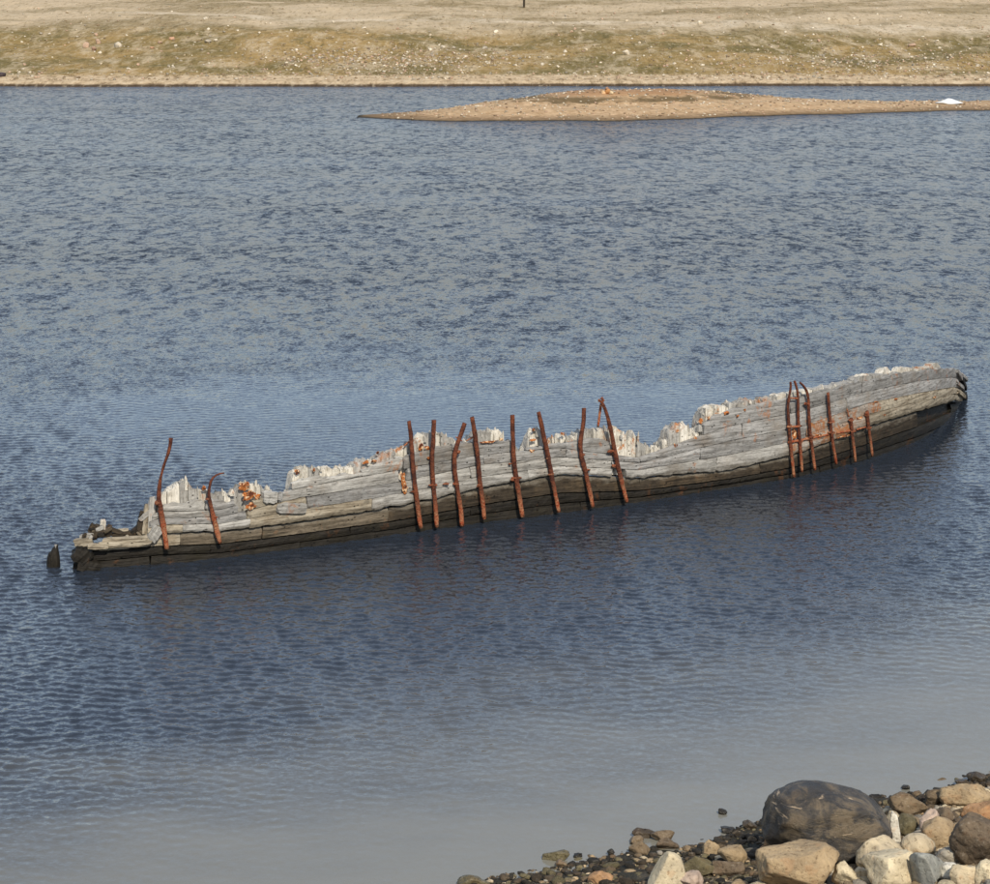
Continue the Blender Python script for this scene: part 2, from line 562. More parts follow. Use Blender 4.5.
def spit_material():
    m = Mat("spit_gravel")
    p = m.pos()
    sep = m.n("SeparateXYZ", {0: p})
    z = sep.outputs[2]
    w2 = m.noise(m.vmath('MULTIPLY', p, (0.22, 0.4, 0.5)), 1.0, 6, 0.65, 0.4)
    w3 = m.noise(p, 1.6, 5, 0.7)
    c = m.mix(m.step(w3, 0.35, 0.65), (0.33, 0.215, 0.115), (0.50, 0.355, 0.215))
    c = m.mix(m.math('MULTIPLY', m.step(w2, 0.48, 0.65), 0.5), c, (0.34, 0.25, 0.15))
    # heath on the bank of the hump
    zz = m.math('ADD', z, m.math('MULTIPLY_ADD', w2, 0.7, -0.35))
    band = m.math('MULTIPLY', m.step(zz, 1.0, 1.15), m.step(zz, 1.62, 1.42))
    c = m.mix(m.math('MULTIPLY', band, m.math('MULTIPLY', m.step(w2, 0.34, 0.56), 0.9)), c, (0.11, 0.078, 0.038))
    c = m.mix(m.math('MULTIPLY', m.step(zz, 1.45, 1.7), 0.75), c, (0.30, 0.165, 0.08))
    c = m.mix(m.math('MULTIPLY', m.step(m.math('ADD', z, m.math('MULTIPLY', w3, 0.3)), 0.62, 0.22), 0.85), c, (0.15, 0.10, 0.055))
    c = m.mix(m.step(m.math('ADD', z, m.math('MULTIPLY', w3, 0.1)), 0.14, 0.06), c, (0.035, 0.028, 0.016))
    return m.out(c, 0.95, m.bump(m.math('ADD', w3, w2), 0.6, 0.15), 0.1)


def build_spit():
    xs = np.linspace(RX[0], RX[-1], 520)
    ds = np.concatenate([np.linspace(-4, 0, 6), np.linspace(0.3, 18, 50), np.linspace(18.6, 28, 12)])
    V = np.empty((len(ds), len(xs), 3))
    for i, d in enumerate(ds):
        for j, x in enumerate(xs):
            y = float(np.interp(x, RX, RD)) + d
            V[i, j] = (x, y, spit_z(x, y))
    o = np_mesh("spit_ground", V.reshape(-1, 3), grid_faces(len(ds), len(xs)), spit_material())
    o["kind"] = "structure"
    o["label"] = "low tan gravel spit reaching into the bay"


build_spit()


# ------------------------------------------------------------------ stones
def ico(sub):
    import bmesh
    bm = bmesh.new()
    bmesh.ops.create_icosphere(bm, subdivisions=sub, radius=1.0)
    bm.verts.ensure_lookup_table()
    V = np.array([v.co[:] for v in bm.verts])
    Fc = np.array([[v.index for v in f.verts] for f in bm.faces])
    bm.free()
    return V, Fc


ICO = {k: ico(k) for k in (1, 2, 3, 4, 5)}


def rock_shape(seed, sub=3, planes=9, lo=0.55, hi=0.9, rough=0.06):
    rg = np.random.default_rng(seed)
    V, Fc = ICO[sub]
    V = V.copy()
    for _ in range(planes):
        n = rg.normal(size=3)
        n /= np.linalg.norm(n)
        d = rg.uniform(lo, hi)
        k = V @ n - d
        V -= np.where(k > 0, k * 0.93, 0)[:, None] * n
    if rough:
        o = rg.uniform(0, 50)
        for i in range(len(V)):
            q = Vector(V[i] * 1.7) + Vector((o, o, o))
            q2 = Vector(V[i] * 5.0) + Vector((o, o, o))
            V[i] *= 1 + rough * mnoise.noise(q) * 1.6 + rough * 0.6 * mnoise.noise(q2)
            if sub > 3:
                q3 = Vector(V[i] * 11.0) + Vector((o, o, o))
                V[i] *= 1 + rough * 0.45 * mnoise.noise(q3) - rough * 0.9 * max(0.0, 0.12 - abs(mnoise.noise(q * 1.3))) * 3
    mn, mx = V.min(0), V.max(0)
    V = (V - (mn + mx) / 2) / ((mx - mn) / 2)
    return V, Fc


# ------------------------------------------------------------------ near shore ground
def ground_material():
    m = Mat("shore_gravel")
    p = m.pos()
    a = m.noise(p, 3.0, 6, 0.7)
    b = m.n("TexVoronoi", {"Vector": p, "Scale": 17.0})
    z = m.n("SeparateXYZ", {0: p}).outputs[2]
    c = m.mix(b.outputs[1], (0.07, 0.06, 0.04), (0.36, 0.29, 0.20))
    c = m.mix(0.5, c, m.mix(a, (0.10, 0.08, 0.05), (0.34, 0.27, 0.18)))
    zz = m.math('ADD', z, m.math('MULTIPLY_ADD', a, 0.24, -0.12))
    c = m.mix(m.step(zz, 0.42, 0.16), c, (0.028, 0.024, 0.014))
    return m.out(c, 0.8, m.bump(m.math('SUBTRACT', a, b.outputs[0]), 0.8, 0.05), 0.3)


def build_shore():
    s = np.concatenate([np.linspace(-70, -3, 40), np.linspace(-2.7, 14, 130), np.linspace(14.5, 70, 40)])
    d = np.concatenate([np.linspace(-6, -0.6, 14), np.linspace(-0.5, 9, 90), np.linspace(9.5, 60, 40)])
    V = np.empty((len(d), len(s), 3))
    for i, dd in enumerate(d):
        for j, ss in enumerate(s):
            x, y = S0 + SDIR * ss + SN * dd
            z = float(ground_z(x, y)) + (0.05 * fbm(x * 1.1, y * 1.1, 0, 3) if dd > -1 else 0)
            # the slope the photographer stands on stays under the lens
            z = min(z, 11.6)
            V[i, j] = (x, y, z)
    o = np_mesh("shore_ground", V.reshape(-1, 3), grid_faces(len(d), len(s))[:, ::-1], ground_material())
    o["kind"] = "structure"
    o["label"] = "dark gravel foreshore rising to pale stones"


build_shore()


def near_hit(px, py):
    d = ray(px, py)
    t = 20.0
    while t < 60:
        x, y, z = d[0] * t, d[1] * t, CH + d[2] * t
        if z <= max(0.0, float(ground_z(x, y))):
            return x, y, max(0.0, float(ground_z(x, y)))
        t += 0.02
    return x, y, 0.0


COLS = {
    'pale': (0.50, 0.41, 0.28), 'cream': (0.57, 0.48, 0.33), 'tan': (0.34, 0.25, 0.15), 'orange': (0.36, 0.21, 0.11),
    'brown': (0.16, 0.115, 0.07), 'dark': (0.062, 0.046, 0.03), 'olive': (0.12, 0.10, 0.055), 'grey': (0.29, 0.26, 0.215),
    'blue': (0.27, 0.27, 0.245), 'pink': (0.42, 0.32, 0.255), 'black': (0.027, 0.023, 0.017), 'white': (0.62, 0.58, 0.50),
    'umber': (0.125, 0.092, 0.062),
}


def stone(px, base, w, h, col, label, name="stone", cat="stone", depth=1.0, seed=None, sub=4, planes=11, lo=0.5, hi=0.88,
          rough=0.10, tilt=(0, 0, 0), mat=None, group=None, sink=0.25):
    """a stone whose foot stands where the photo's pixel (px, base) meets the beach; w, h in photo pixels"""
    x, y, z = near_hit(px, base)
    s = math.hypot(y, CH - z) / F
    hw, hh = w * s / 2, h * s / 2 / 0.97
    seed = seed if seed is not None else int(px * 13 + base * 7)
    V, Fc = rock_shape(seed, sub, planes, lo, hi, rough)
    hd = hw * depth
    V = V * np.array([hw, hd, hh * (1 + sink)])
    o = mesh_obj(name, V, Fc, mat or M_STONE, smooth=True)
    o.location = (x, y + hd * 0.75, z + hh * (1 - sink))
    o.rotation_euler = tuple(math.radians(a) for a in tilt)
    r = COLS[col]
    o.color = (r[0], r[1], r[2], 1)
    tag(o, label, cat, group)
    return o


# the big boulder
def build_boulder():
    x, y, z = near_hit(830, 866)
    s = math.hypot(y, CH - z) / F
    hw, hh, hd = 64.5 * s, 40.5 * s, 50 * s
    V, Fc = ICO[5]
    V = V.copy()
    for n, d in (((-0.55, -0.65, -0.55), 0.74), ((0.15, -0.93, 0.12), 0.80), ((0.75, -0.1, 0.62), 0.80), ((0.1, -0.25, 0.95), 0.90),
                 ((-0.93, -0.3, 0.15), 0.88), ((0.5, -0.7, -0.55), 0.86), ((-0.3, -0.62, 0.72), 0.93)):
        n = np.array(n)
        n /= np.linalg.norm(n)
        k = V @ n - d
        V -= np.where(k > 0, k * 0.8, 0)[:, None] * n
    for i in range(len(V)):
        q = Vector(V[i])
        V[i] *= 1 + 0.012 * mnoise.noise(q * 22) - 0.035 * max(0, 0.05 - abs(mnoise.noise(q * 1.1 + Vector((9, 2, 4))))) * 20 + 0.05 * mnoise.noise(q * 1.6) + 0.022 * mnoise.noise(q * 4.5) + 0.010 * mnoise.noise(q * 11) - 0.05 * max(0, 0.10 - abs(mnoise.noise(q * 1.9 + Vector((3, 1, 7)))))*4
    V = np.sign(V) * np.abs(V) ** 0.78
    mn, mx = V.min(0), V.max(0)
    V = (V - (mn + mx) / 2) / ((mx - mn) / 2)
    V[:, 2] *= 1 - 0.16 * np.clip(V[:, 0], -0.2, 1)          # lower towards its right end
    V = V * np.array([hw, hd, hh])
    o = mesh_obj("boulder", V, Fc, M_BOULDER, smooth=True)
    o.location = (x - 0.0, y + hd * 0.55, z + hh * 0.80)
    o.rotation_euler = (0, math.radians(6), 0)
    tag(o, "large dark banded rounded boulder at the water's edge, biggest rock on the near shore", "boulder")


build_boulder()

# px, base, w, h, colour, label, extra
STONES = [
    (968, 808, 56, 22, 'tan', "broad tan brown slab at the water's edge, right of the boulder", dict(depth=0.6, planes=12)),
    (984, 824, 44, 20, 'orange', "flat orange tan slab just below the broad brown slab on the right", dict(depth=0.6, planes=12)),
    (909, 816, 38, 20, 'brown', "dark brown weedy rock by the water just right of the big boulder", dict(depth=0.7, planes=12, lo=0.45)),
    (938, 806, 24, 14, 'brown', "small brown stone between the weedy rock and the broad tan slab", {}),
    (929, 836, 20, 25, 'pink', "upright pinkish white streaked stone in front of the brown slabs", dict(tilt=(0, 18, 0))),
    (947, 828, 26, 19, 'umber', "grey brown round stone behind the pointed tan stone", {}),
    (938, 850, 34, 30, 'tan', "pointed tan stone shaped like a small pyramid right of the boulder", dict(planes=7, lo=0.42, hi=0.7, rough=0.04)),
    (962, 848, 34, 22, 'tan', "sandy stone squeezed between the pointed tan stone and the dark boulder", {}),
    (986, 866, 66, 48, 'umber', "dark brown rounded boulder cut by the right edge of the picture", dict(depth=0.8, planes=9, lo=0.5, hi=0.85, rough=0.08, sub=5, tilt=(0, -20, 0))),
    (895, 846, 10, 34, 'white', "thin upright white slab leaning against the right end of the boulder", dict(tilt=(0, -8, 0), depth=1.6, planes=10)),
    (908, 836, 22, 18, 'olive', "olive brown stone beside the thin white slab", {}),
    (915, 846, 18, 14, 'grey', "small grey stone above the pale rounded cobble", {}),
    (919, 862, 36, 24, 'pale', "pale rounded cobble with a smooth top right of the boulder's foot", dict(planes=5, lo=0.7, hi=0.95, rough=0.05)),
    (882, 874, 48, 32, 'pale', "bulky pale stone right at the foot of the boulder", dict(planes=10, rough=0.08)),
    (896, 890, 60, 32, 'cream', "wide cream coloured stone in front of the bulky pale stone", dict(planes=10, rough=0.08)),
    (928, 890, 42, 31, 'blue', "grey blue angular slab standing among the pale stones", dict(planes=8, lo=0.28, hi=0.5, rough=0.03, tilt=(0, 25, 20), seed=12)),
    (946, 868, 22, 18, 'grey', "grey cobble left of the dark boulder on the right edge", {}),
    (800, 892, 84, 40, 'tan', "big tan stone with a domed top below the dark boulder", dict(depth=0.7, planes=8, lo=0.62, hi=0.9, rough=0.05, sub=5)),
    (846, 888, 26, 24, 'cream', "small cream angular stone between the domed tan stone and the cream one", {}),
    (771, 862, 15, 24, 'orange', "upright orange brown slab against the left foot of the boulder", dict(tilt=(0, -22, 0), depth=0.7)),
    (763, 862, 15, 14, 'orange', "round orange stone on the weedy gravel left of the boulder", dict(planes=5, lo=0.7)),
    (667, 892, 36, 36, 'cream', "pale yellow peaked stone standing out of the dark weedy gravel", dict(planes=6, lo=0.38, hi=0.6, rough=0.03, tilt=(0, 10, 30))),
    (691, 890, 26, 16, 'pink', "low pinkish stone touching the peaked pale stone", {}),
    (712, 856, 18, 13, 'tan', "tan brown angular stone on the dark gravel near the water", dict(tilt=(0, 25, 0), depth=0.6)),
    (733, 866, 30, 17, 'tan', "yellowish tan flat stone on dark gravel left of the boulder", dict(depth=0.6)),
    (700, 876, 44, 18, 'olive', "olive brown flat slab on the dark gravel above the pinkish stone", dict(depth=0.5)),
    (728, 876, 34, 13, 'umber', "dark slab lying below the yellowish tan flat stone", dict(depth=0.5)),
    (668, 850, 24, 11, 'umber', "umber brown flat stone at the back of the weedy gravel by the water", dict(depth=0.6)),
    (640, 855, 22, 11, 'brown', "wet brown stone at the waterline near the two water rocks", dict(depth=0.6)),
    (601, 884, 26, 12, 'orange', "low orange tan stone at the bottom among dark gravel", dict(depth=0.6)),
    (968, 886, 36, 20, 'pale', "pale stone below the dark boulder at the picture's right bottom", {}),
    (988, 884, 26, 20, 'cream', "cream stone in the very bottom right corner", {}),
    (952, 884, 24, 18, 'white', "whitish stone right of the grey blue slab", {}),
    (862, 884, 20, 15, 'pale', "small pale stone beside the small cream angular stone", {}),
    (970, 832, 26, 12, 'umber', "dark brown stone in the gap under the flat orange slab", {}),
    (886, 826, 0, 0, 'dark', None, {}),
    # rocks awash
    (556, 861, 28, 9, 'olive', "brown rock with flat top awash off the shore, one of the two leftmost", dict(mat=M_WETSTONE, depth=0.5, planes=12, lo=0.4)),
    (562, 868, 13, 7, 'brown', "small brown stone just below the flat topped rock awash", dict(mat=M_WETSTONE)),
    (474, 888, 34, 11, 'olive', "low dark rock awash at the bottom, farthest left of the near rocks", dict(mat=M_WETSTONE, depth=0.5, planes=12)),
    (644, 838, 24, 8, 'dark', "dark flat rock in the shallows, upper of the three clustered rocks", dict(mat=M_WETSTONE, depth=0.5)),
    (663, 842, 24, 10, 'brown', "brown wedge rock in the shallows, right one of three clustered rocks", dict(mat=M_WETSTONE, depth=0.5)),
    (637, 845, 14, 8, 'brown', "small round rock in the shallows, lower left of three clustered rocks", dict(mat=M_WETSTONE)),
    (728, 834, 14, 5, 'black', "thin black rock barely above the water left of the boulder", dict(mat=M_WETSTONE)),
    (723, 815, 9, 5, 'black', "tiny black rock alone in the calm water above the boulder's left", dict(mat=M_WETSTONE)),
    (750, 830, 15, 8, 'dark', "dark stone at the waterline touching the shore left of the boulder", dict(mat=M_WETSTONE)),
    (906, 790, 9, 4, 'black', "small black rock alone in the water right of the boulder's top", dict(mat=M_WETSTONE)),
    (962, 786, 13, 5, 'dark', "low dark rock in the water behind the broad tan slab", dict(mat=M_WETSTONE)),
    (978, 783, 20, 9, 'dark', "dark jagged rock in the water, nearest to the right picture edge", dict(mat=M_WETSTONE, planes=12)),
    (578, 858, 9, 4, 'black', "tiny black stone right of the flat topped rock awash", dict(mat=M_WETSTONE)),
    (611, 856, 8, 6, 'black', "little black upright stone at the waterline below the clustered rocks", dict(mat=M_WETSTONE)),
]
for px, base, w, h, col, lab, kw in STONES:
    if lab:
        stone(px, base, w, h, col, lab, **kw)


def scatter_mesh(name, items, mat, pool, kind="stuff", label=None):
    """items: (x, y, z, sx, sy, sz, rz, (r, g, b)); all joined to one mesh"""
    Vs, Fs, Ts, off = [], [], [], 0
    for k, (x, y, z, sx, sy, sz, rz, c) in enumerate(items):
        V, Fc = pool[k % len(pool)]
        ca, sa = math.cos(rz), math.sin(rz)
        P = V * np.array([sx, sy, sz])
        P = np.stack([P[:, 0] * ca - P[:, 1] * sa + x, P[:, 0] * sa + P[:, 1] * ca + y, P[:, 2] + z], -1)
        Vs.append(P)
        Fs.append(Fc + off)
        Ts.append(np.tile(np.array(c), (len(P), 1)))
        off += len(P)
    o = np_mesh(name, np.concatenate(Vs), np.concatenate(Fs), mat)
    vec_attr(o, "tint", np.concatenate(Ts))
    o["kind"] = kind
    if label:
        o["label"] = label
    return o


POOL2 = [rock_shape(900 + i, 2, 8, 0.5, 0.85, 0.07) for i in range(16)]
POOL1 = [rock_shape(700 + i, 1, 6, 0.5, 0.85, 0.08) for i in range(12)]


def wet_width(x, y):
    s = (x - S0[0]) * SDIR[0] + (y - S0[1]) * SDIR[1]
    return float(np.interp(s, [0, 2, 4, 5.5, 7, 9], [3.4, 3.2, 2.7, 1.4, 0.7, 0.5])) + 0.4 * fbm(x * 0.7, y * 0.7, 9, 3)


def build_pebbles():
    items = []
    n = 0
    while n < 17000:
        s, d = R.uniform(-3.5, 13.0), R.uniform(-0.35, 7.5)
        x, y = S0 + SDIR * s + SN * d
        if not (-3 < x < 12):
            continue
        dd = float(shore_d(x, y)) + 0.25 * fbm(x * 0.8, y * 0.8, 5, 2)
        if dd < -0.2 and R.random() > 0.12:
            continue
        z = float(ground_z(x, y))
        r = 0.022 * (1 / (1 - R.random() * 0.97)) ** 0.42
        r = min(r, 0.09)
        wet = wet_width(x, y)
        t = R.random()
        if dd < wet and R.random() < 0.95:
            k = min(1, max(0, dd) / 1.2)
            c = COLS['black'] if t < 0.45 - 0.2 * k else COLS['dark'] if t < 0.75 - 0.2 * k else COLS['olive'] if t < 0.88 - 0.08 * k else COLS['brown'] if t < 1 - 0.1 * k else COLS['tan']
        else:
            c = COLS['pale'] if t < 0.35 else COLS['tan'] if t < 0.6 else COLS['grey'] if t < 0.72 else COLS['cream'] if t < 0.82 else COLS['brown']
        v = R.uniform(0.75, 1.2)
        items.append((x, y, z + r * 0.25, r * R.uniform(0.9, 1.6), r * R.uniform(0.8, 1.3), r * R.uniform(0.5, 0.8), R.random() * 6.28,
                      (c[0] * v, c[1] * v, c[2] * v)))
        n += 1
    scatter_mesh("shingle", items, M_PEBBLE, POOL2, label="dark weedy shingle turning to pale pebbles up the beach")


build_pebbles()


def build_cobbles():
    """loose cobbles one can pick out between the larger stones"""
    meshes = []
    for i in range(14):
        V, Fc = rock_shape(300 + i, 3, 9, 0.5, 0.88, 0.07)
        me = bpy.data.meshes.new("cobble")
        me.from_pydata([tuple(v) for v in V], [], [tuple(int(k) for k in f) for f in Fc])
        me.polygons.foreach_set("use_smooth", [True] * len(me.polygons))
        me.materials.append(M_STONE)
        meshes.append(me)
    placed = []
    tries = 0
    while len(placed) < 270 and tries < 20000:
        tries += 1
        px, py = (R.uniform(520, 1000), R.uniform(785, 905)) if tries % 2 else (R.uniform(830, 1000), R.uniform(800, 905))
        x, y, z = near_hit(px, py)
        d = float(shore_d(x, y))
        if d < 0.15:
            continue
        if 762 < px < 893 and py < 872:
            continue
        wet = d < wet_width(x, y)
        r = R.uniform(0.055, 0.11) if wet else 0.055 + 0.11 * R.random() ** 1.6
        if any((x - a) ** 2 + (y - b) ** 2 < (0.8 * (r + c)) ** 2 for a, b, c in placed):
            continue
        placed.append((x, y, r))
        o = bpy.data.objects.new("cobble", meshes[len(placed) % 14])
        COL.objects.link(o)
        o.location = (x, y, z + r * 0.2)
        o.scale = (r * R.uniform(0.9, 1.4), r * R.uniform(0.8, 1.1), r * R.uniform(0.5, 0.75))
        o.rotation_euler = (R.uniform(-.3, .3), R.uniform(-.3, .3), R.random() * 6.28)
        key = R.choice(['dark', 'olive', 'brown', 'dark', 'umber', 'black']) if wet else R.choice(['pale', 'tan', 'cream', 'grey', 'pale', 'tan', 'brown'])
        c = COLS[key]
        v = R.uniform(0.85, 1.15)
        o.color = (c[0] * v, c[1] * v, c[2] * v, 1)
        if wet:
            ck = {'black': 'black', 'dark': 'dark', 'olive': 'olive green', 'brown': 'brown', 'umber': 'dark brown'}[key]
            tag(o, f"small {ck} weed stained cobble lying on the wet gravel near the waterline", "cobble", f"{ck} cobbles on the wet gravel")
        else:
            ck = {'pale': 'pale tan', 'tan': 'tan', 'cream': 'cream coloured', 'grey': 'grey', 'pink': 'pinkish', 'brown': 'brown'}[key]
            tag(o, f"small dry {ck} cobble lying loose among the larger shore stones", "cobble", f"dry {ck} cobbles among the shore stones")


build_cobbles()

# ------------------------------------------------------------------ far stones, pole, cairn, ice
def far_stone(px, py, w, h, col, label, group=None):
    x, y, z = far_hit(px, py)
    s = y / F
    hw, hh = w * s / 2 * 0.85, h * s / 2 * 0.75
    V, Fc = rock_shape(int(px * 31 + py * 17), 2, 11, 0.35, 0.8, 0.14)
    o = mesh_obj("boulder", V * np.array([hw, hw * 0.9, hh * 1.2]), Fc, M_STONE, smooth=True)
    o.location = (x, y, z + hh * 0.7)
    o.color = col + (1,)
    return tag(o, label, "boulder", group)


PK, PW, PG = (0.46, 0.32, 0.23), (0.62, 0.55, 0.44), (0.36, 0.315, 0.25)
for px, py, w, h, c, lab in [
    (86, 48, 8, 8, PK, "pinkish boulder at the left of a cluster on the far bank"),
    (98, 44, 7, 7, PK, "pinkish boulder topping the cluster on the far bank"),
    (94, 51, 6, 6, (0.42, 0.27, 0.2), "reddish boulder at the foot of the pink cluster on the far bank"),
    (118, 48, 10, 8, PW, "large whitish boulder right of the pink cluster on the far bank"),
    (100, 54, 5, 4, PW, "small pale boulder below the pink cluster on the far bank"),
    (96, 36, 5, 4, PK, "small pink boulder above the pink cluster on the far bank"),
    (129, 70, 6, 3, PW, "flat white boulder low on the far bank near the beach"),
    (160, 44, 6, 4, PK, "pale pink boulder right of the whitish boulder on the far bank"),
    (172, 40, 7, 4, (0.5, 0.3, 0.2), "orange pink boulder high on the far bank left side"),
    (152, 49, 6, 3, (0.5, 0.3, 0.2), "low orange boulder under the pale pink one on the far bank"),
    (206, 20, 7, 4, PW, "white boulder beside the gravel track up the far slope"),
    (208, 43, 9, 5, PG, "broad grey boulder on the far bank left of middle"),
    (216, 42, 5, 4, PW, "white boulder touching the broad grey one on the far bank"),
    (364, 29, 6, 3, PW, "white boulder just under the track near the middle of far bank"),
    (430, 51, 5, 4, PW, "left one of two white boulders on the green far bank"),
    (443, 49, 6, 5, PW, "right one of two white boulders on the green far bank"),
    (485, 50, 7, 5, PG, "pale grey boulder on the green far bank near the middle"),
    (496, 33, 6, 4, PW, "white boulder under the track, below the pole"),
    (626, 55, 9, 7, PW, "biggest pale boulder of the far bank, above the islet's hump"),
    (565, 53, 5, 4, PW, "small pale boulder left of the biggest pale one on far bank"),
    (700, 24, 6, 4, PW, "white boulder on the upper slope right of middle"),
    (880, 46, 6, 4, PW, "pale boulder on the far bank towards the right"),
    (912, 47, 9, 5, PK, "pink boulder on the far bank towards the right"),
    (937, 42, 5, 3, PW, "small white boulder right of the pink one on far bank"),
    (2, 77, 9, 6, (0.06, 0.045, 0.05), "dark purple brown boulder on the far beach at the left edge"),
]:
    far_stone(px, py, w, h, c, lab)
for i in range(110):
    px, py = R.uniform(-10, 1000), R.uniform(12, 76)
    w = R.uniform(2.5, 4.5)
    c = R.choice([PK, PW, PW, PG, (0.55, 0.46, 0.34)])
    far_stone(px, py, w, w * R.uniform(0.6, 0.9), c, "small pale stone, one of many strewn over the far bank", "pale stones strewn over the far bank")


def build_far_rubble():
    items = []
    for i in range(5200):
        t = R.random()
        if t < 0.30:
            px, py = R.gauss(390, 70), R.gauss(60, 7)
        elif t < 0.55:
            px, py = R.gauss(880, 110), R.gauss(62, 8)
        elif t < 0.72:
            px, py = R.uniform(-30, 1020), R.uniform(72, 81)
        else:
            px, py = R.uniform(-60, 1050), R.uniform(5, 76)
        if not 3 < py < 82:
            continue
        # spread in depth, not in the picture: read the pixel once to get a place on the slope
        x, y, z = far_hit_fast(px, py)
        r = 0.06 + 0.13 * R.random() ** 2.2
        c = R.choice([PK, PW, PG, (0.42, 0.34, 0.23), (0.33, 0.26, 0.17), (0.25, 0.18, 0.11)])
        v = R.uniform(0.7, 1.1)
        items.append((x, y, z + r * 0.3, r * R.uniform(0.9, 1.5), r, r * R.uniform(0.6, 1.0), R.random() * 6.28, (c[0] * v, c[1] * v, c[2] * v)))
    scatter_mesh("rubble", items, M_FARSTONE, POOL1, label="fine pale rubble strewn over the far bank and beach")


def far_hit_fast(px, py):
    d = ray(px, py)
    lo, hi = 283.0 / d[1], 900.0 / d[1]
    t = lo
    stepv = 4.0
    while t < hi:
        x, y, z = d[0] * t, d[1] * t, CH + d[2] * t
        if z <= far_z(x, y):
            if stepv < 0.5:
                break
            t -= stepv
            stepv *= 0.3
        t += stepv
    return x, y, far_z(x, y)


build_far_rubble()


def build_pole():
    x, y, z = far_hit(524, 8)
    r = 1.1 * y / F
    e = empty("wooden_pole", (x, y, z))
    tag(e, "thin dark wooden pole standing alone on the far slope", "pole")
    V, Fc = [], []
    n, hs = 8, [-0.4, 0.6, 2.0, 3.6, 5.2]
    for k, h in enumerate(hs):
        rr = r * (1.05 - 0.06 * k)
        for i in range(n):
            a = 2 * math.pi * i / n
            V.append((rr * math.cos(a) + 0.01 * k, rr * math.sin(a), h))
    for k in range(len(hs) - 1):
        for i in range(n):
            Fc.append((k * n + i, k * n + (i + 1) % n, (k + 1) * n + (i + 1) % n, (k + 1) * n + i))
    Fc.append(tuple(range((len(hs) - 1) * n, len(hs) * n)))
    p = mesh_obj("shaft", V, Fc, M_BROWN, e)
    vec_attr(p, "grain", [(v[2], v[0] * 3, v[1] * 3) for v in V])


build_pole()


def build_cairn():
    def top(px, py):
        d = ray(px, py)
        t = 215.0
        while t < 260:
            x, y, z = d[0] * t, d[1] * t, CH + d[2] * t
            if z <= spit_z(x, y):
                return x, y, spit_z(x, y)
            t += 0.1
        return x, y, spit_z(x, y)
    cx = at(607, 91.8, 1.95)
    z = spit_z(*cx)
    e = empty("cairn", (cx[0], cx[1], z))
    tag(e, "little pile of orange stones on top of the islet's hump", "cairn")
    for i, (dx, dy, dz, r, c) in enumerate([(-0.32, 0, 0.1, 0.24, (0.55, 0.36, 0.2)), (0.05, 0.05, 0.2, 0.27, (0.45, 0.22, 0.08)), (0.38, 0, 0.1, 0.20, (0.6, 0.47, 0.3)),
                                            (-0.02, 0, 0.48, 0.15, (0.3, 0.18, 0.12))]):
        V, Fc = rock_shape(50 + i, 2, 8, 0.5, 0.8, 0.05)
        o = mesh_obj("cairn_stone", V * r, Fc, M_STONE, e, True, (dx, dy, dz))
        o.color = c + (1,)
    # stones strewn along the spit
    items = []
    for i in range(1500):
        px = R.uniform(380, 1010)
        x, y0 = at(px, float(np.interp(px, SPX, SPB)))
        y = y0 + R.uniform(0.2, 17)
        z = spit_z(x, y)
        if z < 0.05:
            continue
        r = R.uniform(0.04, 0.12)
        c = R.choice([PK, PW, PG, (0.36, 0.28, 0.19), (0.2, 0.14, 0.09)])
        items.append((x, y, z + r * 0.3, r * 1.3, r, r * 0.7, R.random() * 6.28, c))
    scatter_mesh("gravel", items, M_FARSTONE, POOL1, label="loose pale stones strewn over the spit")


build_cairn()


def build_ice():
    m = Mat("old_white_ice")
    p = m.objco()
    a = m.noise(p, 2.0, 4)
    m.out(m.mix(a, (0.60, 0.62, 0.61), (0.72, 0.72, 0.69)), 0.6, m.bump(a, 0.4, 0.1), 0.4)
    cx, cy = at(951, 104.6, 0.35)
    z = spit_z(cx, cy)
    rg = np.random.default_rng(4)
    V, Fc = ICO[4]
    V = V.copy()
    for i in range(len(V)):
        V[i] *= 1 + 0.18 * mnoise.noise(Vector(V[i] * 1.6)) + 0.06 * mnoise.noise(Vector(V[i] * 5))
    V[:, 2] = np.maximum(V[:, 2], -0.3)
    V[:, 2] *= np.exp(-((V[:, 0] + 0.1) / 0.55) ** 2) * 0.75 + 0.28
    o = mesh_obj("ice_block", V * np.array([1.3, 0.7, 0.40]), Fc, m.m, smooth=True)
    o.location = (cx, cy + 0.5, z + 0.12)
    tag(o, "white humped ice remnant stranded on the low right end of the spit", "ice")


build_ice()

# ------------------------------------------------------------------ the wreck
WL = [(40, 571.5), (72, 570.5), (120, 568.5), (200, 562), (300, 549.5), (400, 535.5), (480, 524), (560, 514.5), (627, 505.5), (730, 489), (800, 478),
      (850, 466.5), (890, 454), (920, 443), (945, 430), (958, 419), (966, 405), (970, 396)]
hx = np.linspace(40, 970, 931)
hy = np.interp(hx, [a for a, b in WL], [b for a, b in WL])
for _ in range(3):
    k = 31
    pad = np.concatenate([2 * hy[0] - hy[k // 2:0:-1], hy, 2 * hy[-1] - hy[-2:-k // 2 - 1:-1]])
    hy = np.convolve(pad, np.ones(k) / k, 'valid')[:len(hx)]
HC = np.array([at(a, b) for a, b in zip(hx, hy)])
tg = np.gradient(HC, axis=0)
tg /= np.linalg.norm(tg, axis=1)[:, None]
HN = np.stack([tg[:, 1], -tg[:, 0]], -1)           # outward, towards the camera
HS = np.concatenate([[0], np.cumsum(np.linalg.norm(np.diff(HC, axis=0), axis=1))])
OFFC = {}


